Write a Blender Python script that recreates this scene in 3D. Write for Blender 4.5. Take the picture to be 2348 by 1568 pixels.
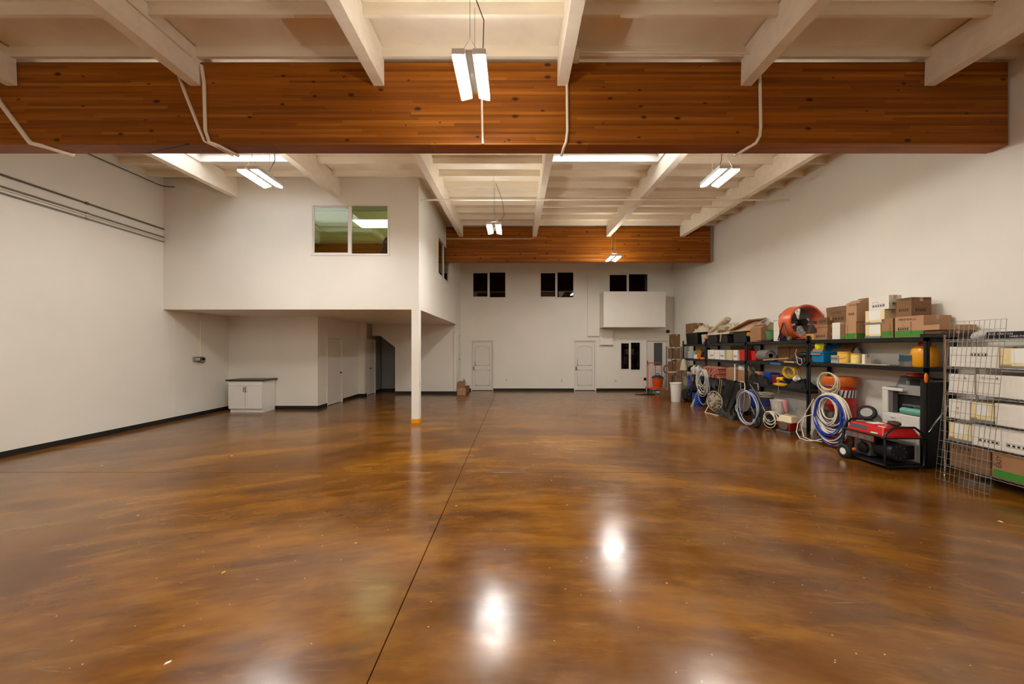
import bpy, bmesh, math, random
from mathutils import Vector, Matrix, Euler

# ------------------------------------------------------------------ clear
for _o in list(bpy.data.objects):
    bpy.data.objects.remove(_o, do_unlink=True)
SC = bpy.context.scene
COL = SC.collection

# ------------------------------------------------------------------ camera
F = 810.0            # focal length in pixels of the 2348 px wide frame
CX, CY, CH = 1183.0, 797.0, 1.8
cam_d = bpy.data.cameras.new('camera')
cam = bpy.data.objects.new('camera', cam_d)
COL.objects.link(cam)
cam.location = (0, 0, CH)
cam.rotation_euler = (math.pi / 2, 0, 0)
cam_d.sensor_fit = 'HORIZONTAL'
cam_d.sensor_width = 36.0
cam_d.lens = F / 2348.0 * 36.0
cam_d.shift_x = -(CX - 1174.0) / 2348.0
cam_d.shift_y = (CY - 784.0) / 2348.0
cam_d.clip_start = 0.05
SC.camera = cam

# ------------------------------------------------------------------ world, exposure
world = bpy.data.worlds.new('overcast_sky')
SC.world = world
world.use_nodes = True
wn = world.node_tree.nodes
wn['Background'].inputs[0].default_value = (0.92, 0.96, 1.0, 1)
wn['Background'].inputs[1].default_value = 1.3
SC.view_settings.view_transform = 'Standard'
SC.view_settings.look = 'None'
SC.view_settings.gamma = 1.0
SC.view_settings.use_curve_mapping = False
SC.view_settings.exposure = 1.72
SC.cycles.max_bounces = 8
SC.cycles.diffuse_bounces = 4
SC.cycles.glossy_bounces = 3
SC.cycles.transmission_bounces = 4
SC.cycles.transparent_max_bounces = 8
SC.cycles.caustics_reflective = False
SC.cycles.caustics_refractive = False
SC.cycles.sample_clamp_indirect = 6.0
LAMP = 60.0          # emission of the high-bay lenses
LAMP_COL = (1.0, 0.965, 0.89)
TROFFER = 6.0

# ------------------------------------------------------------------ helpers
R = random.Random(7)

def lin(c):
    return tuple(((v / 255.0) / 12.92 if v / 255.0 <= 0.04045 else ((v / 255.0 + 0.055) / 1.055) ** 2.4) for v in c)

MATS = {}
def mat(name, rgb=None, rough=0.5, metal=0.0, var=0.0, scale=8.0, bump=0.0, spec=0.5, lin_rgb=None, coat=0.0, stretch=None):
    if name in MATS:
        return MATS[name]
    m = bpy.data.materials.new(name)
    m.use_nodes = True
    nt = m.node_tree
    b = nt.nodes['Principled BSDF']
    c = lin_rgb if lin_rgb else lin(rgb)
    b.inputs['Base Color'].default_value = (*c, 1)
    b.inputs['Roughness'].default_value = rough
    b.inputs['Metallic'].default_value = metal
    b.inputs['Specular IOR Level'].default_value = spec
    if coat:
        b.inputs['Coat Weight'].default_value = coat
    if var or bump:
        g = nt.nodes.new('ShaderNodeNewGeometry')
        vec = g.outputs['Position']
        if stretch:
            mp = nt.nodes.new('ShaderNodeVectorMath'); mp.operation = 'MULTIPLY'
            mp.inputs[1].default_value = stretch
            nt.links.new(vec, mp.inputs[0]); vec = mp.outputs[0]
        n = nt.nodes.new('ShaderNodeTexNoise')
        n.inputs['Scale'].default_value = scale
        n.inputs['Detail'].default_value = 4
        nt.links.new(vec, n.inputs['Vector'])
        if var:
            r = nt.nodes.new('ShaderNodeValToRGB')
            r.color_ramp.elements[0].position = 0.3
            r.color_ramp.elements[1].position = 0.7
            r.color_ramp.elements[0].color = (*[max(0, v * (1 - var)) for v in c], 1)
            r.color_ramp.elements[1].color = (*[min(1, v * (1 + var)) for v in c], 1)
            nt.links.new(n.outputs['Fac'], r.inputs['Fac'])
            nt.links.new(r.outputs['Color'], b.inputs['Base Color'])
        if bump:
            bp = nt.nodes.new('ShaderNodeBump')
            bp.inputs['Strength'].default_value = bump
            bp.inputs['Distance'].default_value = 0.01
            nt.links.new(n.outputs['Fac'], bp.inputs['Height'])
            nt.links.new(bp.outputs['Normal'], b.inputs['Normal'])
    MATS[name] = m
    return m

def emit(name, col, strength):
    if name in MATS:
        return MATS[name]
    m = bpy.data.materials.new(name)
    m.use_nodes = True
    b = m.node_tree.nodes['Principled BSDF']
    b.inputs['Base Color'].default_value = (0.8, 0.8, 0.8, 1)
    b.inputs['Emission Color'].default_value = (*col, 1)
    b.inputs['Emission Strength'].default_value = strength
    MATS[name] = m
    return m

class MB:
    """collects shapes, build() links them as one mesh object"""
    def __init__(s):
        s.v = []; s.f = []; s.M = None
    def add(s, vs, fs):
        k = len(s.v)
        if s.M is not None:
            vs = [tuple(s.M @ Vector(p)) for p in vs]
        s.v += [tuple(p) for p in vs]
        s.f += [tuple(i + k for i in f) for f in fs]
        return s
    def box(s, x0, x1, y0, y1, z0, z1):
        return s.add([(x0, y0, z0), (x1, y0, z0), (x1, y1, z0), (x0, y1, z0), (x0, y0, z1), (x1, y0, z1), (x1, y1, z1), (x0, y1, z1)],
                     [(0, 3, 2, 1), (4, 5, 6, 7), (0, 1, 5, 4), (1, 2, 6, 5), (2, 3, 7, 6), (3, 0, 4, 7)])
    def tbox(s, cx, cy, z0, z1, w0, d0, w1, d1):
        """tapered box: w/d full sizes at bottom and top"""
        vs = []
        for z, w, d in ((z0, w0, d0), (z1, w1, d1)):
            vs += [(cx - w / 2, cy - d / 2, z), (cx + w / 2, cy - d / 2, z), (cx + w / 2, cy + d / 2, z), (cx - w / 2, cy + d / 2, z)]
        return s.add(vs, [(0, 3, 2, 1), (4, 5, 6, 7), (0, 1, 5, 4), (1, 2, 6, 5), (2, 3, 7, 6), (3, 0, 4, 7)])
    def hexa(s, p):
        return s.add(p, [(0, 3, 2, 1), (4, 5, 6, 7), (0, 1, 5, 4), (1, 2, 6, 5), (2, 3, 7, 6), (3, 0, 4, 7)])
    def prism(s, poly, a0, a1, axis='y'):
        """poly of 2D points extruded along axis. y: (x,z); x: (y,z); z: (x,y)"""
        n = len(poly)
        def P(p, a):
            return {'y': (p[0], a, p[1]), 'x': (a, p[0], p[1]), 'z': (p[0], p[1], a)}[axis]
        vs = [P(p, a0) for p in poly] + [P(p, a1) for p in poly]
        fs = [tuple(range(n)), tuple(range(2 * n - 1, n - 1, -1))]
        fs += [(i, i + n, (i + 1) % n + n, (i + 1) % n) for i in range(n)]
        return s.add(vs, fs)
    def tube(s, pts, r, n=8, closed=False, cap=True, flat=None):
        pts = [Vector(p) for p in pts]
        m = len(pts)
        vs = []
        up = None
        for i, p in enumerate(pts):
            a = pts[(i - 1) % m] if (closed or i > 0) else p
            b = pts[(i + 1) % m] if (closed or i < m - 1) else p
            t = (b - a)
            if t.length < 1e-9:
                t = Vector((0, 0, 1))
            t.normalize()
            if up is None:
                up = Vector((0, 0, 1)) if abs(t.z) < 0.9 else Vector((1, 0, 0))
            sx = t.cross(up)
            if sx.length < 1e-6:
                sx = t.cross(Vector((0, 1, 0.3)))
            sx.normalize(); u2 = sx.cross(t); up = u2
            rr = r[i] if isinstance(r, (list, tuple)) else r
            ry = rr * flat if flat else rr
            for k in range(n):
                an = 2 * math.pi * k / n
                vs.append(p + sx * rr * math.cos(an) + u2 * ry * math.sin(an))
        fs = []
        for i in range(m if closed else m - 1):
            j = (i + 1) % m
            for k in range(n):
                fs.append((i * n + k, i * n + (k + 1) % n, j * n + (k + 1) % n, j * n + k))
        if cap and not closed:
            fs.append(tuple(range(n - 1, -1, -1)))
            fs.append(tuple((m - 1) * n + k for k in range(n)))
        return s.add(vs, fs)
    def lathe(s, prof, n=20, c=(0, 0, 0), axis='z', sx=1.0, sy=1.0):
        """prof: (radius, height) pairs about the axis through c"""
        vs = []
        for r, h in prof:
            for k in range(n):
                a = 2 * math.pi * k / n
                u, w = r * math.cos(a) * sx, r * math.sin(a) * sy
                q = {'z': (u, w, h), 'y': (u, h, w), 'x': (h, u, w)}[axis]
                vs.append((q[0] + c[0], q[1] + c[1], q[2] + c[2]))
        m = len(prof)
        fs = []
        for i in range(m - 1):
            for k in range(n):
                fs.append((i * n + k, i * n + (k + 1) % n, (i + 1) * n + (k + 1) % n, (i + 1) * n + k))
        if prof[0][0] > 1e-4 and prof[0] != prof[-1]:
            fs.append(tuple(range(n - 1, -1, -1)))
        if prof[-1][0] > 1e-4 and prof[0] != prof[-1]:
            fs.append(tuple((m - 1) * n + k for k in range(n)))
        return s.add(vs, fs)
    def blob(s, c, rx, ry, rz, n=14, m=9, noise=0.15, seed=0, flat=True):
        """lumpy bag shape, flattened below"""
        rr = random.Random(seed)
        ph = [(rr.uniform(0, 6.28), rr.randint(2, 5), rr.randint(1, 4), rr.uniform(0.4, 1)) for _ in range(5)]
        vs = []
        for i in range(m + 1):
            th = math.pi * i / m
            for k in range(n):
                a = 2 * math.pi * k / n
                d = 1 + noise * sum(w * math.sin(p + q * a + e * th) for p, q, e, w in ph) / 2.0
                z = -math.cos(th) * d
                if flat:
                    z = max(z, -0.75)
                q = math.sin(th) * d
                vs.append((c[0] + rx * q * math.cos(a), c[1] + ry * q * math.sin(a), c[2] + rz * z))
        fs = []
        for i in range(m):
            for k in range(n):
                fs.append((i * n + k, i * n + (k + 1) % n, (i + 1) * n + (k + 1) % n, (i + 1) * n + k))
        return s.add(vs, fs)
    def mesh(s, name, smooth=None):
        me = bpy.data.meshes.new(name)
        me.from_pydata(s.v, [], s.f)
        bm = bmesh.new(); bm.from_mesh(me)
        bmesh.ops.remove_doubles(bm, verts=bm.verts, dist=1e-6)
        bmesh.ops.recalc_face_normals(bm, faces=bm.faces)
        bm.to_mesh(me); bm.free()
        if smooth:
            me.polygons.foreach_set('use_smooth', [True] * len(me.polygons))
            me.set_sharp_from_angle(angle=math.radians(smooth))
        me.update()
        return me
    def build(s, name, m, parent=None, loc=(0, 0, 0), rot=(0, 0, 0), smooth=None, bev=0.0, origin=None, label=None):
        if origin is not None:
            o3 = Vector(origin)
            s.v = [tuple(Vector(p) - o3) for p in s.v]
            loc = origin
        me = s.mesh(name, smooth)
        me.materials.append(m)
        return link(name, me, parent, loc, rot, bev, label)

def link(name, me, parent=None, loc=(0, 0, 0), rot=(0, 0, 0), bev=0.0, label=None):
    o = bpy.data.objects.new(name, me)
    COL.objects.link(o)
    o.location = loc
    o.rotation_euler = rot
    if parent is not None:
        o.parent = parent
    if bev:
        md = o.modifiers.new('bevel', 'BEVEL')
        md.width = bev; md.segments = 2; md.limit_method = 'ANGLE'
        md.angle_limit = math.radians(40)
    if label:
        o['label'] = label
    return o

def tag(o, label, cat, group=None):
    o['label'] = label; o['category'] = cat
    if group:
        o['group'] = group
    return o

def thing(name, label, cat, loc=(0, 0, 0), rz=0.0, group=None):
    o = bpy.data.objects.new(name, None)
    COL.objects.link(o)
    o.empty_display_size = 0.1
    o.location = loc
    o.rotation_euler = (0, 0, rz)
    return tag(o, label, cat, group)

def struct(o):
    o['kind'] = 'structure'
    return o

def empty_struct(name, loc=(0, 0, 0)):
    o = bpy.data.objects.new(name, None)
    COL.objects.link(o)
    o.location = loc
    o.empty_display_size = 0.1
    o['kind'] = 'structure'
    return o

def text(s, size, m, parent, loc, rot, name='lettering', align='LEFT', sx=1.0):
    cu = bpy.data.curves.new(name, 'FONT')
    cu.body = s; cu.size = size; cu.align_x = align
    cu.resolution_u = 1
    t = bpy.data.objects.new('tmp', cu)
    COL.objects.link(t)
    dg = bpy.context.evaluated_depsgraph_get()
    me = bpy.data.meshes.new_from_object(t.evaluated_get(dg))
    bpy.data.objects.remove(t, do_unlink=True)
    me.name = name
    me.materials.clear(); me.materials.append(m)
    o = link(name, me, parent, loc)
    o.rotation_mode = 'XYZ'
    o.rotation_euler = rot
    o.scale = (sx, 1, 1)
    return o
# faces the aisle (-X): text right = -Y ; faces camera (-Y): text right = +X
ROT_NX = Matrix(((0, 0, -1), (-1, 0, 0), (0, 1, 0))).to_euler()
ROT_NY = Matrix(((1, 0, 0), (0, 0, -1), (0, 1, 0))).to_euler()
# the same turned a quarter so that it reads bottom to top
ROT_NX_UP = (Matrix(((0, 0, -1), (-1, 0, 0), (0, 1, 0))) @ Matrix.Rotation(math.pi / 2, 3, 'Z')).to_euler()
ROT_NY_UP = (Matrix(((1, 0, 0), (0, 0, -1), (0, 1, 0))) @ Matrix.Rotation(math.pi / 2, 3, 'Z')).to_euler()

def YX(px, X):               # depth of a point on the plane x = X
    return X * F / (px - CX)
def XY(px, Y):
    return (px - CX) * Y / F
def ZY(py, Y):
    return CH - (py - CY) * Y / F

def wall_grid(mb, u0, u1, z0, z1, holes, put):
    """cells of a wall around rectangular holes; put(u0,u1,z0,z1) adds one cell"""
    us = sorted({u0, u1, *[h[0] for h in holes], *[h[1] for h in holes]})
    for a, b in zip(us, us[1:]):
        mid = (a + b) / 2
        zs = [(z0, z1)]
        for h in holes:
            if h[0] < mid < h[1]:
                nz = []
                for c, d in zs:
                    if h[2] > c: nz.append((c, min(d, h[2])))
                    if h[3] < d: nz.append((max(c, h[3]), d))
                zs = nz
        for c, d in zs:
            if d - c > 1e-6:
                put(a, b, c, d)
# ------------------------------------------------------------------ materials of the place
def floor_material():
    m = bpy.data.materials.new('stained_concrete'); m.use_nodes = True
    nt = m.node_tree; L = nt.links.new; N = nt.nodes.new
    b = nt.nodes['Principled BSDF']
    g = N('ShaderNodeNewGeometry')
    sx_ = N('ShaderNodeSeparateXYZ'); L(g.outputs['Position'], sx_.inputs[0])
    q1 = N('ShaderNodeMath'); q1.operation = 'MULTIPLY'; L(sx_.outputs[0], q1.inputs[0]); L(sx_.outputs[0], q1.inputs[1])
    q2 = N('ShaderNodeMath'); q2.operation = 'MULTIPLY_ADD'; L(q1.outputs[0], q2.inputs[0]); q2.inputs[1].default_value = 0.05; L(sx_.outputs[1], q2.inputs[2])
    cv = N('ShaderNodeCombineXYZ'); L(sx_.outputs[0], cv.inputs[0]); L(q2.outputs[0], cv.inputs[1])
    mp = N('ShaderNodeMapping'); mp.inputs['Scale'].default_value = (0.42, 1.45, 1)
    L(cv.outputs[0], mp.inputs['Vector'])
    def noise(scale, detail=5, rough=0.55, dist=0.0, vec=None):
        n = N('ShaderNodeTexNoise'); n.inputs['Scale'].default_value = scale; n.inputs['Detail'].default_value = detail
        n.inputs['Roughness'].default_value = rough; n.inputs['Distortion'].default_value = dist
        L(vec if vec else mp.outputs[0], n.inputs['Vector']); return n
    def ramp(fac, *els):
        r = N('ShaderNodeValToRGB'); cr = r.color_ramp
        cr.elements[0].position, cr.elements[1].position = els[0][0], els[-1][0]
        cr.elements[0].color = (*lin(els[0][1]), 1); cr.elements[1].color = (*lin(els[-1][1]), 1)
        for p, c in els[1:-1]:
            e = cr.elements.new(p); e.color = (*lin(c), 1)
        L(fac, r.inputs['Fac']); return r
    def mix(fac, a, c, mode='MIX'):
        x = N('ShaderNodeMix'); x.data_type = 'RGBA'; x.blend_type = mode
        if isinstance(fac, float): x.inputs[0].default_value = fac
        else: L(fac, x.inputs[0])
        L(a, x.inputs[6])
        if isinstance(c, tuple): x.inputs[7].default_value = (*lin(c), 1)
        else: L(c, x.inputs[7])
        return x.outputs[2]
    def gate(fac, lo, hi):
        r = N('ShaderNodeMapRange'); r.inputs[1].default_value = lo; r.inputs[2].default_value = hi
        L(fac, r.inputs[0]); return r.outputs[0]
    n1 = noise(0.5, 6, 0.6, 0.25)
    base = ramp(n1.outputs['Fac'], (0.30, (80, 44, 10)), (0.42, (112, 64, 12)), (0.52, (134, 84, 18)), (0.62, (152, 100, 30)), (0.74, (122, 70, 14)))
    n2 = noise(1.5, 6, 0.62, 0.25)
    fine = ramp(n2.outputs['Fac'], (0.30, (70, 40, 12)), (0.5, (128, 80, 22)), (0.70, (176, 122, 50)))
    col = mix(0.55, base.outputs[0], fine.outputs[0])
    def soft(fac, lo, hi, k):
        mm = N('ShaderNodeMath'); mm.operation = 'MULTIPLY'; mm.inputs[1].default_value = k
        L(gate(fac, lo, hi), mm.inputs[0]); return mm.outputs[0]
    n3 = noise(0.8, 5, 0.6, 0.2)
    col = mix(soft(n3.outputs['Fac'], 0.50, 0.72, .75), col, (196, 130, 14))
    n4 = noise(0.9, 5, 0.6, 0.3, g.outputs['Position'])
    col = mix(soft(n4.outputs['Fac'], 0.50, 0.75, .55), col, (150, 118, 84))
    n4b = noise(0.6, 5, 0.6, 0.3, g.outputs['Position'])
    col = mix(soft(n4b.outputs['Fac'], 0.50, 0.72, .75), col, (82, 36, 8))
    n9 = noise(5.0, 5, 0.6, 0.1)
    col = mix(soft(n9.outputs['Fac'], 0.52, 0.75, .35), col, (190, 134, 56))
    n10 = noise(3.4, 5, 0.6, 0.1)
    col = mix(soft(n10.outputs['Fac'], 0.52, 0.75, .4), col, (58, 30, 10))
    # scuffs: thin pale streaks
    mp2 = N('ShaderNodeMapping'); mp2.inputs['Rotation'].default_value = (0, 0, math.radians(-24)); mp2.inputs['Scale'].default_value = (0.9, 9, 1)
    L(g.outputs['Position'], mp2.inputs['Vector'])
    n5 = noise(2.2, 6, 0.7, 0.8, mp2.outputs[0])
    col = mix(gate(n5.outputs['Fac'], 0.62, 0.86), col, (176, 140, 96))
    # flecks of paint
    v = N('ShaderNodeTexVoronoi'); v.inputs['Scale'].default_value = 2.3
    L(g.outputs['Position'], v.inputs['Vector'])
    dot = N('ShaderNodeMath'); dot.operation = 'LESS_THAN'; dot.inputs[1].default_value = 0.026
    L(v.outputs['Distance'], dot.inputs[0])
    col = mix(dot.outputs[0], col, (214, 180, 110))
    v2 = N('ShaderNodeTexVoronoi'); v2.inputs['Scale'].default_value = 9.0
    L(g.outputs['Position'], v2.inputs['Vector'])
    dot2 = N('ShaderNodeMath'); dot2.operation = 'LESS_THAN'; dot2.inputs[1].default_value = 0.045
    L(v2.outputs['Distance'], dot2.inputs[0])
    col = mix(dot2.outputs[0], col, (214, 190, 150))
    dk = N('ShaderNodeMix'); dk.data_type = 'RGBA'; dk.blend_type = 'MULTIPLY'; dk.inputs[0].default_value = 1.0; L(col, dk.inputs[6]); dk.inputs[7].default_value = (.68, .64, .5, 1)
    L(dk.outputs[2], b.inputs['Base Color'])
    n6 = noise(3.0, 5, 0.6, 0.5, g.outputs['Position'])
    rr = N('ShaderNodeMapRange'); rr.inputs[1].default_value = 0.3; rr.inputs[2].default_value = 0.75; rr.inputs[3].default_value = 0.15; rr.inputs[4].default_value = 0.26
    L(n6.outputs['Fac'], rr.inputs[0]); L(rr.outputs[0], b.inputs['Roughness'])
    b.inputs['Specular IOR Level'].default_value = 0.5; b.inputs['IOR'].default_value = 1.6
    n7 = noise(70, 3, 0.6, 0, g.outputs['Position'])
    bp = N('ShaderNodeBump'); bp.inputs['Strength'].default_value = 0.05; bp.inputs['Distance'].default_value = 0.004
    n8 = noise(2.5, 3, 0.5, 0, g.outputs['Position'])
    bp2 = N('ShaderNodeBump'); bp2.inputs['Strength'].default_value = 0.05; bp2.inputs['Distance'].default_value = 0.02
    L(n8.outputs['Fac'], bp2.inputs['Height'])
    L(n7.outputs['Fac'], bp.inputs['Height']); L(bp2.outputs['Normal'], bp.inputs['Normal'])
    L(bp.outputs['Normal'], b.inputs['Normal'])
    return m

def glulam_material():
    m = bpy.data.materials.new('glulam_timber'); m.use_nodes = True
    nt = m.node_tree; L = nt.links.new; N = nt.nodes.new
    b = nt.nodes['Principled BSDF']
    g = N('ShaderNodeNewGeometry')
    sp = N('ShaderNodeSeparateXYZ'); L(g.outputs['Position'], sp.inputs[0])
    def math_(op, a, c=None):
        x = N('ShaderNodeMath'); x.operation = op
        for i, q in enumerate((a, c)):
            if q is None: continue
            if isinstance(q, (int, float)): x.inputs[i].default_value = q
            else: L(q, x.inputs[i])
        return x.outputs[0]
    lam = math_('ADD', math_('FLOOR', math_('DIVIDE', sp.outputs['Z'], 0.038)), 41.0)
    w1 = N('ShaderNodeTexWhiteNoise'); w1.noise_dimensions = '1D'; L(lam, w1.inputs['W'])
    seg = math_('FLOOR', math_('DIVIDE', math_('ADD', sp.outputs['X'], math_('MULTIPLY', w1.outputs['Value'], 7.0)), 2.1))
    cmb = N('ShaderNodeCombineXYZ'); L(lam, cmb.inputs[0]); L(seg, cmb.inputs[1])
    w2 = N('ShaderNodeTexWhiteNoise'); w2.noise_dimensions = '3D'; L(cmb.outputs[0], w2.inputs['Vector'])
    r = N('ShaderNodeValToRGB'); cr = r.color_ramp
    cr.elements[0].position = 0.0; cr.elements[0].color = (*lin((130, 72, 12)), 1)
    cr.elements[1].position = 1.0; cr.elements[1].color = (*lin((176, 110, 32)), 1)
    e = cr.elements.new(0.55); e.color = (*lin((154, 88, 15)), 1)
    e = cr.elements.new(0.88); e.color = (*lin((168, 98, 18)), 1)
    L(w2.outputs['Value'], r.inputs['Fac'])
    mp = N('ShaderNodeMapping'); mp.inputs['Scale'].default_value = (0.35, 5, 22)
    L(g.outputs['Position'], mp.inputs['Vector'])
    n = N('ShaderNodeTexNoise'); n.inputs['Scale'].default_value = 3.0; n.inputs['Detail'].default_value = 6; n.inputs['Distortion'].default_value = 0.6
    L(mp.outputs[0], n.inputs['Vector'])
    mx = N('ShaderNodeMix'); mx.data_type = 'RGBA'; mx.blend_type = 'MULTIPLY'; mx.inputs[0].default_value = 0.6
    r2 = N('ShaderNodeValToRGB'); r2.color_ramp.elements[0].position = 0.3; r2.color_ramp.elements[1].position = 0.7
    r2.color_ramp.elements[0].color = (0.45, 0.38, 0.3, 1); r2.color_ramp.elements[1].color = (1.1, 1.1, 1.1, 1)
    L(n.outputs['Fac'], r2.inputs['Fac'])
    L(r.outputs[0], mx.inputs[6]); L(r2.outputs[0], mx.inputs[7])
    # knots
    kc = N('ShaderNodeCombineXYZ'); L(math_('MULTIPLY', math_('ADD', sp.outputs['X'], math_('MULTIPLY', sp.outputs['Y'], 3.7)), 2.3), kc.inputs[0]); L(math_('MULTIPLY', sp.outputs['Z'], 4.4), kc.inputs[1])
    v = N('ShaderNodeTexVoronoi'); v.voronoi_dimensions = '2D'; v.inputs['Scale'].default_value = 1.0
    L(kc.outputs[0], v.inputs['Vector'])
    vs_ = N('ShaderNodeSeparateColor'); L(v.outputs['Color'], vs_.inputs[0])
    rad = math_('MULTIPLY', math_('POWER', vs_.outputs[0], 3.0), 0.13)
    kn = N('ShaderNodeMapRange'); kn.inputs[3].default_value = 0; kn.inputs[4].default_value = 0.9
    L(v.outputs['Distance'], kn.inputs[0]); L(math_('ADD', rad, 0.012), kn.inputs[1]); L(math_('MULTIPLY', rad, 0.55), kn.inputs[2])
    mk = N('ShaderNodeMix'); mk.data_type = 'RGBA'; L(kn.outputs[0], mk.inputs[0]); L(mx.outputs[2], mk.inputs[6]); mk.inputs[7].default_value = (*lin((48, 24, 10)), 1)
    L(mk.outputs[2], b.inputs['Base Color'])
    b.inputs['Roughness'].default_value = 0.5; b.inputs['Specular IOR Level'].default_value = 0.25
    bp = N('ShaderNodeBump'); bp.inputs['Strength'].default_value = 0.15; bp.inputs['Distance'].default_value = 0.004
    L(n.outputs['Fac'], bp.inputs['Height']); L(bp.outputs['Normal'], b.inputs['Normal'])
    return m

def glass_material(name, tint, refl=1.0):
    m = bpy.data.materials.new(name); m.use_nodes = True
    nt = m.node_tree; L = nt.links.new
    nt.nodes.clear()
    out = nt.nodes.new('ShaderNodeOutputMaterial')
    t = nt.nodes.new('ShaderNodeBsdfTransparent'); t.inputs[0].default_value = (*tint, 1)
    gl = nt.nodes.new('ShaderNodeBsdfGlossy'); gl.inputs['Roughness'].default_value = 0.02
    fr = nt.nodes.new('ShaderNodeFresnel'); fr.inputs[0].default_value = 1.5
    mu = nt.nodes.new('ShaderNodeMath'); mu.operation = 'MULTIPLY'; mu.inputs[1].default_value = 1.6 * refl
    mx = nt.nodes.new('ShaderNodeMixShader')
    L(fr.outputs[0], mu.inputs[0]); L(mu.outputs[0], mx.inputs[0]); L(t.outputs[0], mx.inputs[1]); L(gl.outputs[0], mx.inputs[2])
    L(mx.outputs[0], out.inputs[0])
    return m

def skylight_material():
    m = bpy.data.materials.new('white_acrylic'); m.use_nodes = True
    nt = m.node_tree; nt.nodes.clear()
    out = nt.nodes.new('ShaderNodeOutputMaterial')
    t = nt.nodes.new('ShaderNodeBsdfTransparent'); t.inputs[0].default_value = (1, 1, 1, 1)
    d = nt.nodes.new('ShaderNodeBsdfTranslucent'); d.inputs[0].default_value = (0.9, 0.9, 0.9, 1)
    mx = nt.nodes.new('ShaderNodeMixShader'); mx.inputs[0].default_value = 0.5
    nt.links.new(t.outputs[0], mx.inputs[1]); nt.links.new(d.outputs[0], mx.inputs[2]); nt.links.new(mx.outputs[0], out.inputs[0])
    return m

M_FLOOR = floor_material()
M_GLULAM = glulam_material()
M_GLASS = glass_material('window_glass', (0.66, 0.70, 0.5))
M_GLASS_DARK = glass_material('tinted_window_glass', (0.16, 0.17, 0.17), 1.0)
M_ACRYL = skylight_material()
M_WALL = mat('wall_paint', (233, 229, 219), 0.42, var=0.03, scale=0.9, bump=0.02)
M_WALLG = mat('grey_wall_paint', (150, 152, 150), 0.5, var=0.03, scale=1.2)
M_CEIL = mat('ceiling_paint', (243, 232, 212), 0.6, var=0.05, scale=2.5, bump=0.04)
M_JOIST = mat('joist_paint', (243, 233, 214), 0.55, var=0.05, scale=4.0, bump=0.05, stretch=(0.3, 2, 2))
M_BASE = mat('black_rubber_base', (22, 21, 22), 0.45)
M_TRIM = mat('white_trim_paint', (228, 224, 216), 0.35)
M_DOOR = mat('white_door_paint', (226, 221, 212), 0.38)
M_CONDUIT = mat('painted_conduit', (238, 228, 208), 0.45)
M_STEEL = mat('galvanised_steel', (150, 148, 142), 0.35, metal=0.85)
M_CHROME = mat('chrome_wire', (205, 205, 205), 0.22, metal=1.0)
M_BLACK = mat('black_plastic', (10, 10, 11), 0.4)
M_BLACKM = mat('black_powder_coat', (17, 18, 19), 0.38, var=0.1, scale=20)
M_CORD = mat('black_cord', (26, 25, 24), 0.5)
M_DOORKN = mat('dark_bronze', (34, 28, 24), 0.35, metal=0.7)
M_NICKEL = mat('satin_nickel', (150, 146, 138), 0.3, metal=0.9)
M_LENS = emit('led_lens', LAMP_COL, LAMP)
M_HOUSING = mat('white_lamp_housing', (214, 212, 206), 0.4)
M_PLATE = mat('outlet_plate', (222, 216, 204), 0.4)

# ------------------------------------------------------------------ setting
XL, XR = -8.40, 6.58
YB, YF = -7.0, 14.76          # wall behind the camera, far wall
YM = 8.415                    # front of the mezzanine
XM = -2.31                    # side of the mezzanine
ZM = 2.71                     # underside of the mezzanine
YS = 13.77                    # wall with the sloping opening under the mezzanine
SL = 0.028
ANG = math.atan(SL)
B1, B2, BW = 4.70, 11.70, 0.22
def zpur(Y): return 5.28 + SL * (Y - 4.7)      # underside of the purlins
def zjst(Y): return 5.61 + SL * (Y - 4.7)      # underside of the joists
def zdeck(Y): return 5.75 + SL * (Y - 4.7)     # underside of the deck

# floor: slabs with recessed joints
fl = struct(MB().box(XL - .2, XR + .2, YB - .2, YF + 4.4, -0.25, -0.10).build('floor', mat('joint_filler', (40, 28, 18), 0.8)))
xs = [XL, -0.80, XR]
ys = [YB, -1.85, 5.10, 12.05, YF + .2]
for i in range(2):
    for j in range(4):
        x0, x1, y0, y1 = xs[i] + (0 if i == 0 else .003), xs[i + 1] - (0 if i == 1 else .003), ys[j] + .006, ys[j + 1] - .006
        MB().box(x0, x1, y0, y1, -0.10, 0.0).build('slab', M_FLOOR, fl, bev=0.004)

# walls
H = 6.2
struct(MB().box(XL - .15, XL, YB, YF + .15, -0.1, H).build('wall_left', M_WALL))
struct(MB().box(XR, XR + .15, YB, YF + .15, -0.1, H).build('wall_right', M_WALL))
struct(MB().box(XL - .15, XR + .15, YB - .15, YB, -0.1, H).build('wall_rear', M_WALL))

mf = YF / F
def fx(px): return (px - CX) * mf
def fz(py): return CH - (py - CY) * mf
far_windows = [(fx(1081), fx(1161), fz(684), fz(622)), (fx(1236), fx(1317), fz(684), fz(622)), (fx(1394), fx(1487), fz(688), fz(626)), (fx(1420.5), fx(1470), fz(850), fz(783))]
far_doors = [(fx(1080), fx(1131), 0, 2.09), (fx(1316), fx(1367), 0, 2.09), (fx(1481), fx(1533), 0, 2.12)]
mb = MB()
wall_grid(mb, XL, XR, 0, H, far_windows + far_doors, lambda a, b, c, d: mb.box(a, b, YF, YF + .15, c, d))
struct(mb.build('wall_far', M_WALL))

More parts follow.
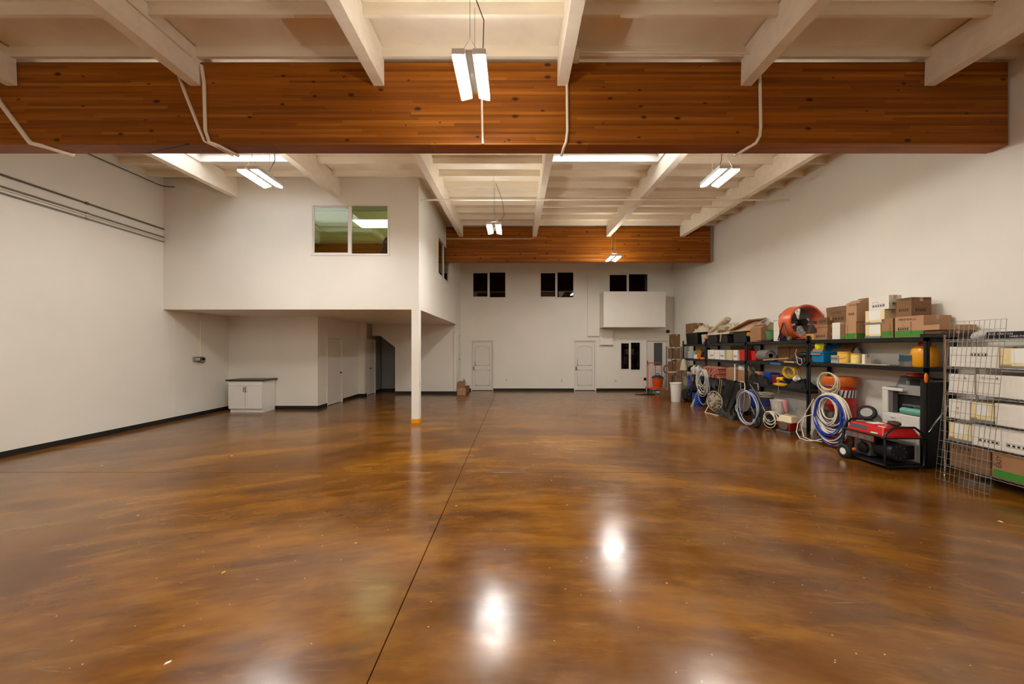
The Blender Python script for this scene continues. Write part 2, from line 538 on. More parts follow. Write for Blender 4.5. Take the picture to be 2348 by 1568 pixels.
# unlit offices behind the far wall
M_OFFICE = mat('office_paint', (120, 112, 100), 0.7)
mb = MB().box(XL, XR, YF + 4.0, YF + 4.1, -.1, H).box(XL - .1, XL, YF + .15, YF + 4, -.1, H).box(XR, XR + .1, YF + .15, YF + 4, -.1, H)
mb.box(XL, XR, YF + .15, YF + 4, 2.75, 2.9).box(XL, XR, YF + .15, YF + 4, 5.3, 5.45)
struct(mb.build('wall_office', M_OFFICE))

def window_y(n, r, Y, glass, light_side=1, rev=0.07):
    """two-pane slider in a wall that faces -Y; r = x0,x1,z0,z1"""
    x0, x1, z0, z1 = r
    w = empty_struct('window_%d' % n, (x0, Y, z0))
    W, Hh = x1 - x0, z1 - z0
    t = 0.045
    fr = MB().box(0, W, -.012, rev, 0, t).box(0, W, -.012, rev, Hh - t, Hh).box(0, t, -.012, rev, t, Hh - t).box(W - t, W, -.012, rev, t, Hh - t)
    fr.build('window_frame', M_TRIM, w, bev=.003)
    MB().box(W / 2 - .03, W / 2 + .03, .0, rev - .02, t, Hh - t).build('window_mullion', M_TRIM, w, bev=.003)
    s = .03
    MB().box(t, W / 2 - .03, .008, .03, t, t + s).box(t, W / 2 - .03, .008, .03, Hh - t - s, Hh - t).box(t, t + s, .008, .03, t + s, Hh - t - s).box(W / 2 - .03 - s, W / 2 - .03, .008, .03, t + s, Hh - t - s).build('sash', M_TRIM, w, bev=.002)
    MB().box(t + s, W / 2 - .03 - s, .016, .022, t + s, Hh - t - s).build('pane', glass, w)
    MB().box(W / 2 + .03, W - t, .034, .040, t, Hh - t).build('pane', glass, w)
    return w
for i, r in enumerate(far_windows):
    window_y(i + 1, r, YF, M_GLASS_DARK)

def panel_door(n, x0, x1, zt, Y, lever=True):
    d = empty_struct('door_%d' % n, (x0, Y, 0))
    W = x1 - x0
    MB().box(0, .045, .035, .13, 0, zt).box(W - .045, W, .035, .13, 0, zt).box(.045, W - .045, .035, .13, zt - .045, zt).build('door_frame', M_TRIM, d, bev=.003)
    a, b = .05, W - .05
    lf = MB().box(a, b, .065, .105, .02, zt - .05).build('door_leaf', M_DOOR, d, bev=.003)
    c0, c1 = a + .11, b - .11
    def ring(pts):
        return MB().tube(pts, .016, 6, closed=True)
    arch = [(c0, .066, 1.06), (c1, .066, 1.06), (c1, .066, 1.80)]
    for k in range(1, 8):
        u = k / 8
        arch.append((c1 + (c0 - c1) * u, .066, 1.80 + .08 * math.sin(math.pi * u)))
    arch.append((c0, .066, 1.80))
    ring(arch).build('upper_panel_moulding', M_DOOR, lf, smooth=60)
    ring([(c0, .066, .22), (c1, .066, .22), (c1, .066, .86), (c0, .066, .86)]).build('lower_panel_moulding', M_DOOR, lf, smooth=60)
    k = MB().box(a + .03, a + .085, .046, .066, .86, 1.02).lathe([(.012, -.0), (.012, -.035), (.03, -.04), (.032, -.065), (.018, -.08), (0, -.08)], 12, (a + .058, .066, .91), 'y')
    k.build('keypad_lock', M_NICKEL, lf, smooth=40)
    MB().box(.045, W - .045, .01, .12, 0, .015).build('door_sill', mat('dark_sill', (50, 44, 38), .5, metal=.4), d)
    return d
panel_door(1, far_doors[0][0], far_doors[0][1], 2.09, YF)
panel_door(2, far_doors[1][0], far_doors[1][1], 2.09, YF)
# door with a narrow grey glass light
x0, x1 = far_doors[2][:2]
d = empty_struct('door_3', (x0, YF, 0)); W = x1 - x0
MB().box(0, .04, 0, .13, 0, 2.12).box(W - .04, W, 0, .13, 0, 2.12).box(.04, W - .04, 0, .13, 2.08, 2.12).build('door_frame', M_TRIM, d, bev=.003)
l0, l1 = fx(1500.5) - x0, fx(1520) - x0
mb = MB(); wall_grid(mb, .045, W - .045, .02, 2.075, [(l0, l1, fz(838), fz(786))], lambda a, b, c, e: mb.box(a, b, .05, .09, c, e))
lf = mb.build('door_leaf', M_DOOR, d)
MB().box(l0, l1, .066, .074, fz(838), fz(786)).build('door_glass', mat('grey_frosted_glass', (84, 86, 86), .25), lf)
MB().box(.07, .10, .03, .05, 1.10, 1.26).tube([(.085, .03, 1.16), (.085, -.02, 1.16), (.20, -.03, 1.155)], .01, 8).build('lever_handle', M_NICKEL, lf, smooth=40)

# ------------------------------------------------------------------ mezzanine
fw = (XY(713, YM), XY(893, YM), ZY(586, YM), ZY(468, YM))
mb = MB()
wall_grid(mb, XL, XM, ZM, zdeck(YM) - .004, [fw], lambda a, b, c, e: mb.box(a, b, YM, YM + .14, c, e))
struct(mb.build('wall_mezzanine', M_WALL))
sw = (YX(1004, XM), YX(1030, XM), 3.98, 5.14)
mb = MB()
wall_grid(mb, YM + .14, YF, ZM, 5.9, [sw], lambda a, b, c, e: mb.box(XM - .14, XM, a, b, c, e))
struct(mb.build('wall_mezzanine_side', M_WALL))
struct(MB().box(XL, XM - .14, YM + .14, YF, ZM, ZM + .22).build('ceiling_under_mezzanine', M_WALL))
window_y(5, fw, YM, M_GLASS)
# side window (wall faces +X)
w = empty_struct('window_6', (XM, sw[0], sw[2])); W = sw[1] - sw[0]; Hh = sw[3] - sw[2]; t = .045
MB().box(-.08, .012, 0, W, 0, t).box(-.08, .012, 0, W, Hh - t, Hh).box(-.08, .012, 0, t, t, Hh - t).box(-.08, .012, W - t, W, t, Hh - t).build('window_frame', M_TRIM, w, bev=.003)
MB().box(-.06, 0, W / 2 - .03, W / 2 + .03, t, Hh - t).build('window_mullion', M_TRIM, w)
MB().box(-.04, -.034, t, W / 2 - .03, t, Hh - t).build('pane', M_GLASS, w)
MB().box(-.03, -.024, W / 2 + .03, W - t, t, Hh - t).build('pane', M_GLASS, w)

# column at the corner with a yellow painted foot
cl = empty_struct('column', (XM - .09, YM + .09, 0))
MB().box(-.09, .09, -.089, .09, .10, ZM).build('shaft', M_WALL, cl, bev=.004)
MB().box(-.095, .095, -.095, .095, 0, .10).build('painted_foot', mat('yellow_paint', (230, 150, 20), .5, var=.08, scale=30), cl, bev=.003)
MB().box(.09, .096, -.03, .03, .86, .98).build('switch_plate', M_PLATE, cl)

# rooms under the mezzanine
BH0 = .10
Y1 = 10.34; XA = -5.80; XB = -5.58
struct(MB().box(XL, XA, Y1, Y1 + .12, 0, ZM).build('wall_alcove', M_WALL))
dA = (YX(749.7, XA), YX(785.5, XA), 0, 2.14)
mb = MB(); wall_grid(mb, Y1 + .12, 13.01, 0, ZM, [dA], lambda a, b, c, e: mb.box(XA - .12, XA, a, b, c, e))
struct(mb.build('wall_alcove_side', M_WALL))
struct(MB().box(XA - .12, XB, 13.01, 13.2, 0, ZM).build('wall_pilaster', M_WALL))
dB = (13.27, 14.08, 0, 2.12)
mb = MB(); wall_grid(mb, 13.2, YF, 0, ZM, [dB], lambda a, b, c, e: mb.box(XB - .14, XB - .02, a, b, c, e))
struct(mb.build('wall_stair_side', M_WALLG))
xs0, xs1 = XY(872, YS), XY(906, YS)
poly = [(xs1, 0), (XM - .10, 0), (XM - .10, ZM), (XB - .02, ZM), (XB - .02, ZY(770, YS)), (xs0, ZY(770, YS)), (xs1, ZY(796, YS))]
struct(MB().prism(poly, YS, YS + .12, 'y').build('wall_stair', M_WALL))
struct(MB().box(XM - .10, XM, YS - .04, YS + .14, 0, ZM).build('trim_1', M_WALL, bev=.004))
dC = (13.97, 14.70, 0, 2.34)
mb = MB(); wall_grid(mb, YS + .14, YF, 0, ZM, [dC], lambda a, b, c, e: mb.box(XM - .12, XM, a, b, c, e))
struct(mb.build('wall_stair_end', M_WALL))
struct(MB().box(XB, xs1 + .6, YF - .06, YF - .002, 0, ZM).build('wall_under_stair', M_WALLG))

def flush_door(n, Xp, y0, y1, zt, hand_y, m=M_DOOR, hz=.98, kn=M_DOORKN, inset=.02):
    """flush leaf in a wall that faces +X"""
    d = empty_struct('door_%d' % n, (Xp, y0, 0)); W = y1 - y0
    MB().box(-.11, .012, 0, .05, 0, zt).box(-.11, .012, W - .05, W, 0, zt).box(-.11, .012, .05, W - .05, zt - .05, zt).build('door_frame', M_TRIM, d, bev=.003)
    lf = MB().box(-.06 - inset, -inset, .055, W - .055, .015, zt - .055).build('door_leaf', m, d, bev=.002)
    yy = hand_y - y0
    MB().lathe([(.03, -inset), (.03, -inset + .012), (.011, -inset + .014), (.011, .04), (0, .04)], 12, (0, yy, hz), 'x').tube([(.035, yy, hz), (.045, yy - .05, hz), (.04, yy - .12, hz - .004)], .011, 8).build('lever_handle', kn, lf, smooth=40)
    return d
flush_door(4, XA, dA[0], dA[1], 2.14, dA[1] - .10)
flush_door(5, XB - .02, dB[0], dB[1], 2.12, dB[1] - .45, hz=1.0)
flush_door(6, XM, dC[0], dC[1], 2.34, dC[0] + .5, hz=1.33, kn=M_NICKEL)

struct(MB().box(XL, XL + .004, YX(401, XL) - .012, YX(401, XL) + .012, BH0, ZM).build('trim_4', M_WALL, bev=.001))
# baseboards
BH = .10; bt = .012
def base(side, *boxes):
    mb = MB()
    for bx in boxes: mb.box(*bx, 0, BH)
    struct(mb.build('baseboard_' + side, M_BASE, bev=.002))
base('left', (XL, XL + bt, YB, Y1))
base('far', (XM, far_doors[0][0], YF - bt, YF), (far_doors[0][1], far_doors[1][0], YF - bt, YF), (far_doors[1][1], far_doors[2][0], YF - bt, YF), (far_doors[2][1], XR, YF - bt, YF))
base('alcove', (XL + bt, XA, Y1 - bt, Y1), (XA, XA + bt, Y1 - bt, dA[0]), (XA, XA + bt, dA[1], 13.01))
base('pilaster', (XA + bt, XB, 13.01 - bt, 13.01), (XB, XB + bt, 13.01 - bt, 13.2))
base('stair', (xs1, XM - .10, YS - bt, YS), (xs1 - bt, xs1, YS - bt, YS + .12), (XM - .1, XM, YS - .04 - bt, YS - .04))
base('under_stair', (XB - .02, XB - .02 + bt, dB[1], YF - .06), (XB, xs1 + .6, YF - .06 - bt, YF - .06))
base('right', (XR - bt, XR, YB, YF - bt))

# lit room on the mezzanine: drop ceiling of tiles in a grid, one troffer
zc = 5.23
dc = struct(MB().box(XL, XM - .14, YM + .14, B2, zc + .02, zc + .03).build('ceiling_of_mezzanine_room', mat('ceiling_grid_paint', (190, 190, 170), .6)))
M_TILE = mat('ceiling_tile', (214, 212, 176), .8, var=.05, scale=30)
tm = MB().box(.012, 1.208, .012, .598, 0, .02).mesh('ceiling_tile'); tm.materials.append(M_TILE)
tx0 = XY(807, 9.48) - 1.22 * 3; ty0 = 9.48 - .61
for i in range(5):
    for j in range(5):
        if (i, j) == (3, 1): continue
        a, b = tx0 + 1.22 * i, ty0 + .61 * j
        if a < XL - .2 or a + 1.2 > XM - .0 or b + .6 > B2 + .01: continue
        link('ceiling_tile', tm, dc, (a, b, zc - .002))
tr = tag(MB().box(0, 1.18, 0, .58, 0, .03).build('troffer_light', emit('troffer_lens', (1, 1, .95), TROFFER), loc=(tx0 + 1.22 * 3 + .02, 9.495, zc - .012)),
         'bright white ceiling panel light inside the upstairs room', 'light')
struct(MB().box(XL, XM - .14, B2 + .24, B2 + .3, ZM + .22, 5.9).build('wall_mezzanine_room', mat('cream_room_paint', (216, 208, 170), .6)))
# dark coat on a stand behind the right-hand pane
ct = thing('coat_stand', 'dark coat on a stand behind the lit upstairs window', 'coat stand', (XY(885, 9.3), 9.3, ZM + .22))
MB().lathe([(.2, 0), (.2, .03), (.03, .05), (.02, 1.7), (0, 1.72)], 14).build('stand', M_BLACK, ct, smooth=40)
MB().blob((.02, 0, 1.25), .17, .12, .46, 16, 10, .2, 5).build('coat', mat('dark_cloth', (28, 25, 24), .8), ct, smooth=80)

# recessed downlights under the mezzanine
for i, (px, py, lab) in enumerate(((597.6, 717, 'above the white cabinet'), (761.6, 718, 'in front of the flush side door'), (896, 718, 'nearest the column'), (831, 731.6, 'in front of the pilaster'), (981.7, 743, 'beside the stair wall'))):
    Y = (ZM - CH) * F / (CY - py)
    l = thing('recessed_light', 'round recessed ceiling light under the mezzanine, ' + lab, 'ceiling light', (XY(px, Y), Y, ZM), 0, 'recessed lights under the mezzanine')
    MB().lathe([(.065, -.001), (.095, -.001), (.095, -.008), (.065, -.006)], 24).build('trim_ring', M_TRIM, l, smooth=40)
    MB().lathe([(.064, -.004), (0, -.004)], 20).build('lens', mat('dim_lens', (205, 198, 185), .4), l)

# ------------------------------------------------------------------ roof: deck panels, purlins, joists, skylights
PX = [.62 + 2.44 * k for k in range(-4, 3)]           # purlin centres
PX = [p for p in PX if XL + .2 < p < XR - .2]
SKY = {(-6.70, -4.26), (.62, 3.06)}
SKY0, SKY1 = 5.0, 7.42
SKYN0, SKYN1 = -2.0, .3
ce = empty_struct('ceiling', (0, 4.7, zdeck(4.7)))
edges = [XL] + PX + [XR]
def is_sky(a): return any(abs(a - s[0]) < .05 for s in SKY)
def piece(me, x, y, z, bev=0):
    o = link('x', me, ce, (x, y - 4.7, z - zdeck(4.7)), (ANG, 0, 0)); o.name = me.name.split('.')[0]; return o
cache = {}
def boxmesh(name, w, d, h, m):
    k = (name, round(w, 3), round(d, 3), round(h, 3))
    if k not in cache:
        me = MB().box(-w / 2, w / 2, 0, d, 0, h).mesh(name); me.materials.append(m); cache[k] = me
    return cache[k]
for a, b in zip(edges, edges[1:]):
    w = b - a
    segs = [(YB, 15.0)]
    if is_sky(a): segs = [(YB, SKYN0), (SKYN1, SKY0), (SKY1, 15.0)]
    for s0, s1 in segs:
        n = max(1, round((s1 - s0) / 1.22)); st = (s1 - s0) / n
        for k in range(n):
            y = s0 + st * k
            piece(boxmesh('deck_panel', w, st - .004, .02, M_CEIL), (a + b) / 2, y, zdeck(y))
    jw = w - .14 if a != XL and b != XR else w - .07
    jx = (a + b) / 2 + (.035 if b == XR else 0) * 0 + (-.035 if a == XL else 0) + (.035 if b == XR else 0)
    jy = [11.55 - .585 * k for k in range(0, 12)] + [4.62 - .6 * k for k in range(0, 19)] + [12.0 + .6 * k for k in range(5)]
    for y in jy:
        if is_sky(a) and (SKY0 - .1 < y < SKY1 - .02 or SKYN0 < y < SKYN1): continue
        if y < YB: continue
        if a < XM and y > YM + .1 and b <= XM + .6 and y < YF:      # hidden over the mezzanine room
            continue
        piece(boxmesh('joist', jw, .045, .14, M_JOIST), jx, y, zjst(y))
for p in PX:
    for y0, y1 in ((YB, -2.5), (-2.28, B1), (B1 + BW, B2), (B2 + BW, YF)):
        if p < XM and y0 > 5: 
            if y0 > 10: continue
            wdt, y1 = .14, YM if p < XM else y1
        piece(boxmesh('purlin', .14, y1 - y0, .45, M_JOIST), p, y0, zpur(y0))
struct(MB().box(XL - .15, XR + .15, 15.0, YF + 4.2, 6.03, 6.2).build('ceiling_over_offices', M_CEIL))

# glulam beams
def beam(Y, x0, x1, zb, zt, label):
    o = MB().box(x0, x1, Y, Y + BW, zb, zt).build('glulam_beam', M_GLULAM, bev=.006, origin=None)
    return tag(o, label, 'beam', 'timber roof beams')
beam(B1, XL, XR - .03, 4.50, 5.60, 'wide knotty brown glulam beam nearest the camera')
beam(B2, XL, XR - .14, 4.65, 5.80, 'dark brown glulam beam near the far wall')
beam(-2.5, XL, XR, 4.30, 5.40, 'brown glulam beam behind the camera')
# skylights: curb, frame, acrylic
for k, (a, b, y0, y1, lab) in enumerate(((-6.70, -4.26, SKY0, SKY1, 'bright skylight in the left roof bay above the mezzanine front'), (.62, 3.06, SKY0, SKY1, 'bright skylight in the roof bay right of the middle'),
                          (-6.70, -4.26, SKYN0, SKYN1, 'skylight behind the camera in the left roof bay'), (.62, 3.06, SKYN0, SKYN1, 'skylight behind the camera in the right roof bay'))):
    z = zjst(y1) ; a, b = a + .07, b - .07
    s = thing('skylight', lab, 'skylight', ((a + b) / 2, (y0 + y1) / 2, z), 0, 'roof skylights')
    hw, hd = (b - a) / 2, (y1 - y0) / 2
    for nm, bx in (('curb_board', (-hw, hw, hd - .04, hd)), ('curb_board', (-hw, hw, -hd, -hd + .04)), ('curb_board', (-hw, -hw + .03, -hd + .04, hd - .04)), ('curb_board', (hw - .03, hw, -hd + .04, hd - .04))):
        MB().box(*bx, 0, .36).build(nm, M_TRIM, s)
    MB().box(-hw + .03, hw - .03, hd - .10, hd - .04, .16, .24).box(-hw + .03, hw - .03, -hd + .04, -hd + .1, .16, .24).box(-hw + .03, -hw + .09, -hd + .1, hd - .1, .16, .24).box(hw - .09, hw - .03, -hd + .1, hd - .1, .16, .24).build('inner_frame', M_TRIM, s)
    MB().box(-hw + .03, hw - .03, -hd + .04, hd - .04, .30, .306).build('acrylic_pane', M_ACRYL, s)

# ------------------------------------------------------------------ soffit box, chases, wall fittings
YX0 = 14.02
struct(MB().box(3.48, 5.94, YX0, YF, ZY(750, YX0), ZY(668, YX0)).build('wall_soffit', M_WALL, bev=.005))
struct(MB().box(fx(1347), 3.48, YF - .07, YF, fz(771), 4.75).build('trim_2', M_WALL, bev=.004))
struct(MB().prism([(3.50, 2.60), (4.03, 2.60), (4.03, fz(791)), (3.50, fz(791))], YF - .12, YF, 'y').build('trim_3', M_WALL, bev=.004))
def outlet(px, py, Y, label, m=M_PLATE, wd=.075, ht=.115):
    o = thing('wall_outlet', label, 'outlet', (XY(px, Y), Y, ZY(py, Y)), 0, 'wall outlets')
    MB().box(-wd / 2, wd / 2, -.008, 0, -ht / 2, ht / 2).build('plate', m, o, bev=.002)
    for s in (-1, 1):
        MB().box(-.016, .016, -.011, -.008, s * .026 - .014, s * .026 + .014).build('socket', mat('socket_shade', (150, 142, 130), .5) if m is M_PLATE else M_BLACK, o)
outlet(1161, 871, YF, 'small white outlet right of the left panelled door')
outlet(1288, 873, YF, 'small white outlet left of the right panelled door')
outlet(1411, 873, YF, 'wide white outlet under the low far window', M_PLATE, .13, .1)
outlet(1479, 869, YF, 'black outlet left of the orange cart', M_BLACK, .11, .12)
o = tag(MB().lathe([(.07, 0), (.07, -.05), (.045, -.07), (0, -.07)], 14, (0, 0, 0), 'y').build('alarm_bell', M_BLACK, loc=(XY(1531, YF), YF, ZY(760, YF)), smooth=40), 'small black round bell high on the far wall', 'bell')

def pipe(name, pts, r, m, label, cat='conduit', group=None, n=8, clips=()):
    o = thing(name, label, cat, pts[0], 0, group)
    p0 = Vector(pts[0])
    MB().tube([Vector(p) - p0 for p in pts], r, n).build('pipe', m, o, smooth=60)
    for c in clips:
        MB().lathe([(r * 1.5, -.02), (r * 1.5, .02)], 10, tuple(Vector(c) - p0), 'x' if abs(pts[1][0] - pts[0][0]) > .5 else ('y' if abs(pts[1][1] - pts[0][1]) > .5 else 'z')).build('coupling', m, o, smooth=40)
    return o
M_DKPIPE = mat('dark_grey_conduit', (104, 98, 90), .45, metal=.3)
for zz, m, rr, lb in ((4.62, M_DKPIPE, .017, 'grey conduit high on the left wall, topmost of the run'), (4.43, M_STEEL, .014, 'thin steel conduit on the left wall, second in the run'),
                      (4.39, M_CONDUIT, .014, 'painted conduit on the left wall, third in the run'), (4.32, M_STEEL, .014, 'thin steel conduit on the left wall, lowest of the run')):
    pipe('wall_conduit', [(XL + .02, YB + .05, zz), (XL + .02, YM - .005, zz)], rr, m, lb, group='conduits along the left wall', clips=[(XL + .02, 3.0, zz), (XL + .02, 6.9, zz)])
pipe('wall_conduit', [(XL + .03, YB + .05, 5.50), (XL + .03, B1 - .03, 5.50)], .012, M_DKPIPE, 'dark cable along the top of the left wall before the near beam')
pipe('wall_conduit', [(XL + .03, B1 + BW + .02, 5.56), (XL + .03, YM - .12, 5.62), (XL + .09, YM - .05, 5.62), (XL + .30, YM - .04, 5.61)], .012, M_DKPIPE, 'dark cable along the top of the left wall behind the near beam')
pipe('sprinkler_pipe', [(XM + .002, 8.5, 5.355), (XR - .002, 8.5, 5.355)], .024, M_CONDUIT, 'cream sprinkler pipe crossing under the roof between the beams', 'pipe', clips=[(.75, 8.5, 5.355), (5.4, 8.5, 5.355)])
pipe('roof_conduit', [(.62, 9.02, 5.385), (5.50, 9.02, 5.385)], .012, M_CONDUIT, 'thin painted conduit crossing behind the sprinkler pipe', 'conduit')
pipe('roof_conduit', [(XM + .002, B2 - .015, 5.40), (.50, B2 - .015, 5.40), (.62, B2 - .03, 5.44)], .010, M_CONDUIT, 'thin pale conduit along the face of the far beam', clips=[(-1.4, B2 - .015, 5.40), (.3, B2 - .015, 5.40)])
# conduits on the near beam
yb = B1 - .016
def bp_(px, py, y=yb): return (XY(px, y), y, ZY(py, y))
zb = 4.50
def under(px): return [(XY(px, yb), yb, zb - .012), (XY(px, yb), B1 + BW + .02, zb - .016)]
pipe('beam_conduit', [bp_(462, 150), bp_(468, 190), bp_(471, 300), bp_(480, 326), (XY(500, yb), yb + .02, zb - .015), (XY(512, yb), B1 + BW + .02, zb - .016)], .021, M_CONDUIT, 'bent painted conduit on the near beam beside the second purlin', group='conduits on the near beam')
pu = XY(446, yb)
mb = thing('beam_strap', 'flat painted strap slanting over the near beam left of the bent conduit', 'conduit', bp_(405, 160), 0, 'conduits on the near beam')
q0 = Vector(bp_(405, 160))
MB().tube([Vector(p) - q0 for p in (bp_(405, 160), bp_(425, 215), bp_(455, 290), bp_(470, 325), (XY(490, yb), yb + .02, zb - .015), (XY(500, yb), B1 + BW, zb - .016))], .034, 6, flat=.4).build('strap', M_CONDUIT, mb)
pipe('beam_conduit', [bp_(-60, 120), bp_(0, 235), bp_(70, 328), (XY(95, yb), yb + .03, zb - .015), (XY(115, yb), B1 + BW + .02, zb - .016)], .028, M_CONDUIT, 'painted conduit slanting down the near beam at its left end', group='conduits on the near beam')
pipe('beam_conduit', [bp_(1104, 150), bp_(1105, 230), bp_(1107, 330), (XY(1107, yb), yb, zb + .01)], .016, M_CONDUIT, 'straight thin conduit on the near beam behind the lamp', group='conduits on the near beam')
pipe('beam_conduit', [bp_(1300, 195), bp_(1301, 300), bp_(1298, 326), (XY(1294, yb), yb + .04, zb - .015), (XY(1293, yb), B1 + BW + .01, zb - .016)], .018, M_CONDUIT, 'thin conduit on the near beam under the middle purlin', group='conduits on the near beam')
pipe('beam_conduit', [bp_(1742, 165), bp_(1744, 290), bp_(1742, 312), bp_(1733, 328), (XY(1722, yb), yb + .05, zb - .015), (XY(1712, yb), B1 + BW + .02, zb - .016)], .020, M_CONDUIT, 'curved conduit on the near beam under the fourth purlin', group='conduits on the near beam')
z5 = zjst(4.5) - .02
pipe('joist_conduit', [(.70, 4.52, z5), (3.06 - .07, 4.52, z5 - .02)], .013, M_CONDUIT, 'painted conduit along a joist above the near beam', clips=[(2.9, 4.52, z5 - .02)])
jb = tag(MB().box(-.05, .05, -.04, .04, -.06, .06).build('junction_box', M_CONDUIT, loc=(.745, 4.45, 5.47), bev=.004), 'painted junction box on the middle purlin at the near beam', 'junction box')
jb = tag(MB().box(-.04, .04, -.05, .05, -.05, .05).build('junction_box', M_CONDUIT, loc=(3.18, 4.42, 5.45), bev=.004), 'painted junction box on the fourth purlin at the near beam', 'junction box')
pipe('purlin_conduit', [(.72, -2.2, zpur(-2.2) + .2), (.72, 4.40, zpur(4.4) + .2)], .011, M_CONDUIT, 'thin conduit running along the side of the middle purlin')
pipe('purlin_conduit', [(-4.26 + .085, -2.2, zpur(-2.2) + .3), (-4.26 + .085, 4.55, zpur(4.55) + .28)], .012, M_CONDUIT, 'thin conduit running along the side of the second purlin')
# conduit and switch gear on the left wall under the mezzanine
yw = YX(458, XL)
g_ = thing('wall_switch_gear', 'grey wall boxes with a plug on a conduit in the alcove', 'switch box', (XL, yw, 1.50))
MB().tube([(.016, 0, .05), (.016, 0, ZM - 1.5)], .014, 8).build('conduit', M_CONDUIT, g_, smooth=60)
MB().box(0, .07, -.20, -.06, -.06, .06).build('outlet_box', M_STEEL, g_, bev=.004)
for s in (-1, 1):
    MB().box(.07, .074, -.13 + s * .03 - .018, -.13 + s * .03 + .018, -.03, .03).build('socket', M_PLATE, g_)
MB().box(0, .08, -.05, .05, -.06, .06).build('switch_box', M_STEEL, g_, bev=.004)
MB().lathe([(.035, .08), (.035, .12), (.02, .13), (0, .13)], 12, (0, .01, 0), 'x').build('plug', M_BLACK, g_, smooth=40)
MB().tube([(.06, .05, -.02), (.07, .09, -.06), (.06, .06, -.1), (.05, -.02, -.08), (.05, -.1, -.07)], .008, 6).build('lead', M_CORD, g_, smooth=60)

# ------------------------------------------------------------------ high-bay lamps
def highbay(x, y, z, label, cord=0.0):
    zt = zpur(y) + .30
    t = thing('high_bay_light', label, 'ceiling light', (x, y, z), 0, 'hanging high-bay lights')
    MB().box(-.165, -.035, -.305, .305, .0, .06).box(.035, .165, -.305, .305, .0, .06).box(-.04, .04, -.28, .28, .05, .07).box(-.05, .05, -.2, .2, .07, .11).build('housing', M_HOUSING, t, bev=.006)
    for s in (-1, 1):
        xi, xo = s * .045, s * .158
        MB().prism([(xi, 0.0), (xo, 0.0), (xo, -.026), (s * .135, -.026), (s * .06, -.006)], -.295, .295, 'y').build('led_lens', M_LENS, t)
        MB().box(s * .1 - .008, s * .1 + .008, -.28, .28, .0605, .063).build('added_uplight', M_LENS, t)  # unseen glowing strip added on top of each bar to brighten the ceiling
    MB().lathe([(.018, .05), (.018, .02), (.012, .012), (0, .012)], 12).build('sensor', M_PLATE, t, smooth=40)
    for e in (-1, 1):
        MB().tube([(-.09, e * .2, .10), (0, e * .2, .24), (.09, e * .2, .10)], .003, 5).tube([(0, e * .2, .24), (0, e * .2, zt - z)], .0035, 5).build('hanging_wire', M_STEEL, t)
    dx = .10 + cord
    MB().tube([(.02, .1, .10), (dx, .1, .35), (.05 + dx * .6, .1, .7), (.03, .1, zt - z - .02)], .006, 6).build('power_cord', M_CORD, t, smooth=60)
    return t
highbay(-.455, 3.70, 4.62, 'bright twin-bar hanging light in front of the near beam')
highbay(-4.22, 5.85, 4.60, 'bright twin-bar hanging light left, in front of the mezzanine wall', .06)
highbay(3.42, 5.95, 4.66, 'bright twin-bar hanging light right, near the right wall')
highbay(-.50, 8.20, 4.55, 'small twin-bar hanging light in front of the far beam, above the left door', .12)
highbay(3.06, 11.1, 4.60, 'small twin-bar hanging light below the far beam, above the white soffit', -.1)
for x, y, lb in ((-4.2, .3, 'left of'), (3.35, -1.2, 'right of'), (-.48, -2.0, 'close behind'), (-4.2, -4.5, 'far behind and left of'), (-.48, -6.0, 'farthest behind')):
    highbay(x, y, 4.6, 'twin-bar hanging light out of the picture, %s the camera' % lb)
# ------------------------------------------------------------------ white base cabinet in the alcove
M_CAB = mat('white_cabinet_lacquer', (232, 229, 223), .3)
cb = thing('base_cabinet', 'white two-door base cabinet with dark worktop in the alcove', 'cabinet', (-7.50, 9.785, 0))
MB().box(-.47, .47, .02, .53, .10, .875).build('carcass', M_CAB, cb, bev=.002)
MB().box(-.45, .47, .05, .52, 0, .10).build('toe_kick', M_CAB, cb)
MB().box(-.53, .53, -.03, .55, .875, .915).build('worktop', mat('dark_worktop', (48, 38, 32), .35, var=.3, scale=60), cb, bev=.004)
def shaker(w, h):
    r = .06
    return MB().box(0, w, 0, .02, 0, r).box(0, w, 0, .02, h - r, h).box(0, r, 0, .02, r, h - r).box(w - r, w, 0, .02, r, h - r).box(r, w - r, .008, .02, r, h - r)
MB().box(-.465, .465, 0, .02, .745, .868).build('drawer_front', M_CAB, cb, bev=.003)
for s in (-1, 1):
    dr = shaker(.461, .63).build('door', M_CAB, cb, loc=(-.465 if s < 0 else .004, 0, .108), bev=.002)
    hx = .43 if s < 0 else .031
    MB().tube([(hx, 0, .46), (hx - s * .008, -.028, .48), (hx - s * .012, -.03, .53), (hx - s * .008, -.028, .58), (hx, 0, .60)], .007, 8).build('handle', M_DOORKN, dr, smooth=60)

# cardboard boxes by the stair wall
M_CARD = mat('cardboard', (156, 114, 78), .75, var=.06, scale=6)
M_CARD2 = mat('dull_cardboard', (124, 90, 58), .8, var=.08, scale=6)
M_CARD3 = mat('pale_cardboard', (174, 134, 98), .75, var=.05, scale=6)
M_WBOX = mat('white_carton', (226, 220, 208), .6, var=.03, scale=9)
M_CREAM = mat('cream_carton', (228, 210, 160), .6, var=.03, scale=9)
M_GREEN = mat('green_print', (62, 130, 40), .6)
M_INK = mat('black_print', (44, 34, 28), .7)
M_TAPE = mat('packing_tape', (196, 158, 112), .3)
M_WHITE = mat('white_paper', (232, 230, 224), .6)
M_LID = mat('grey_box_lid', (120, 122, 124), .5)

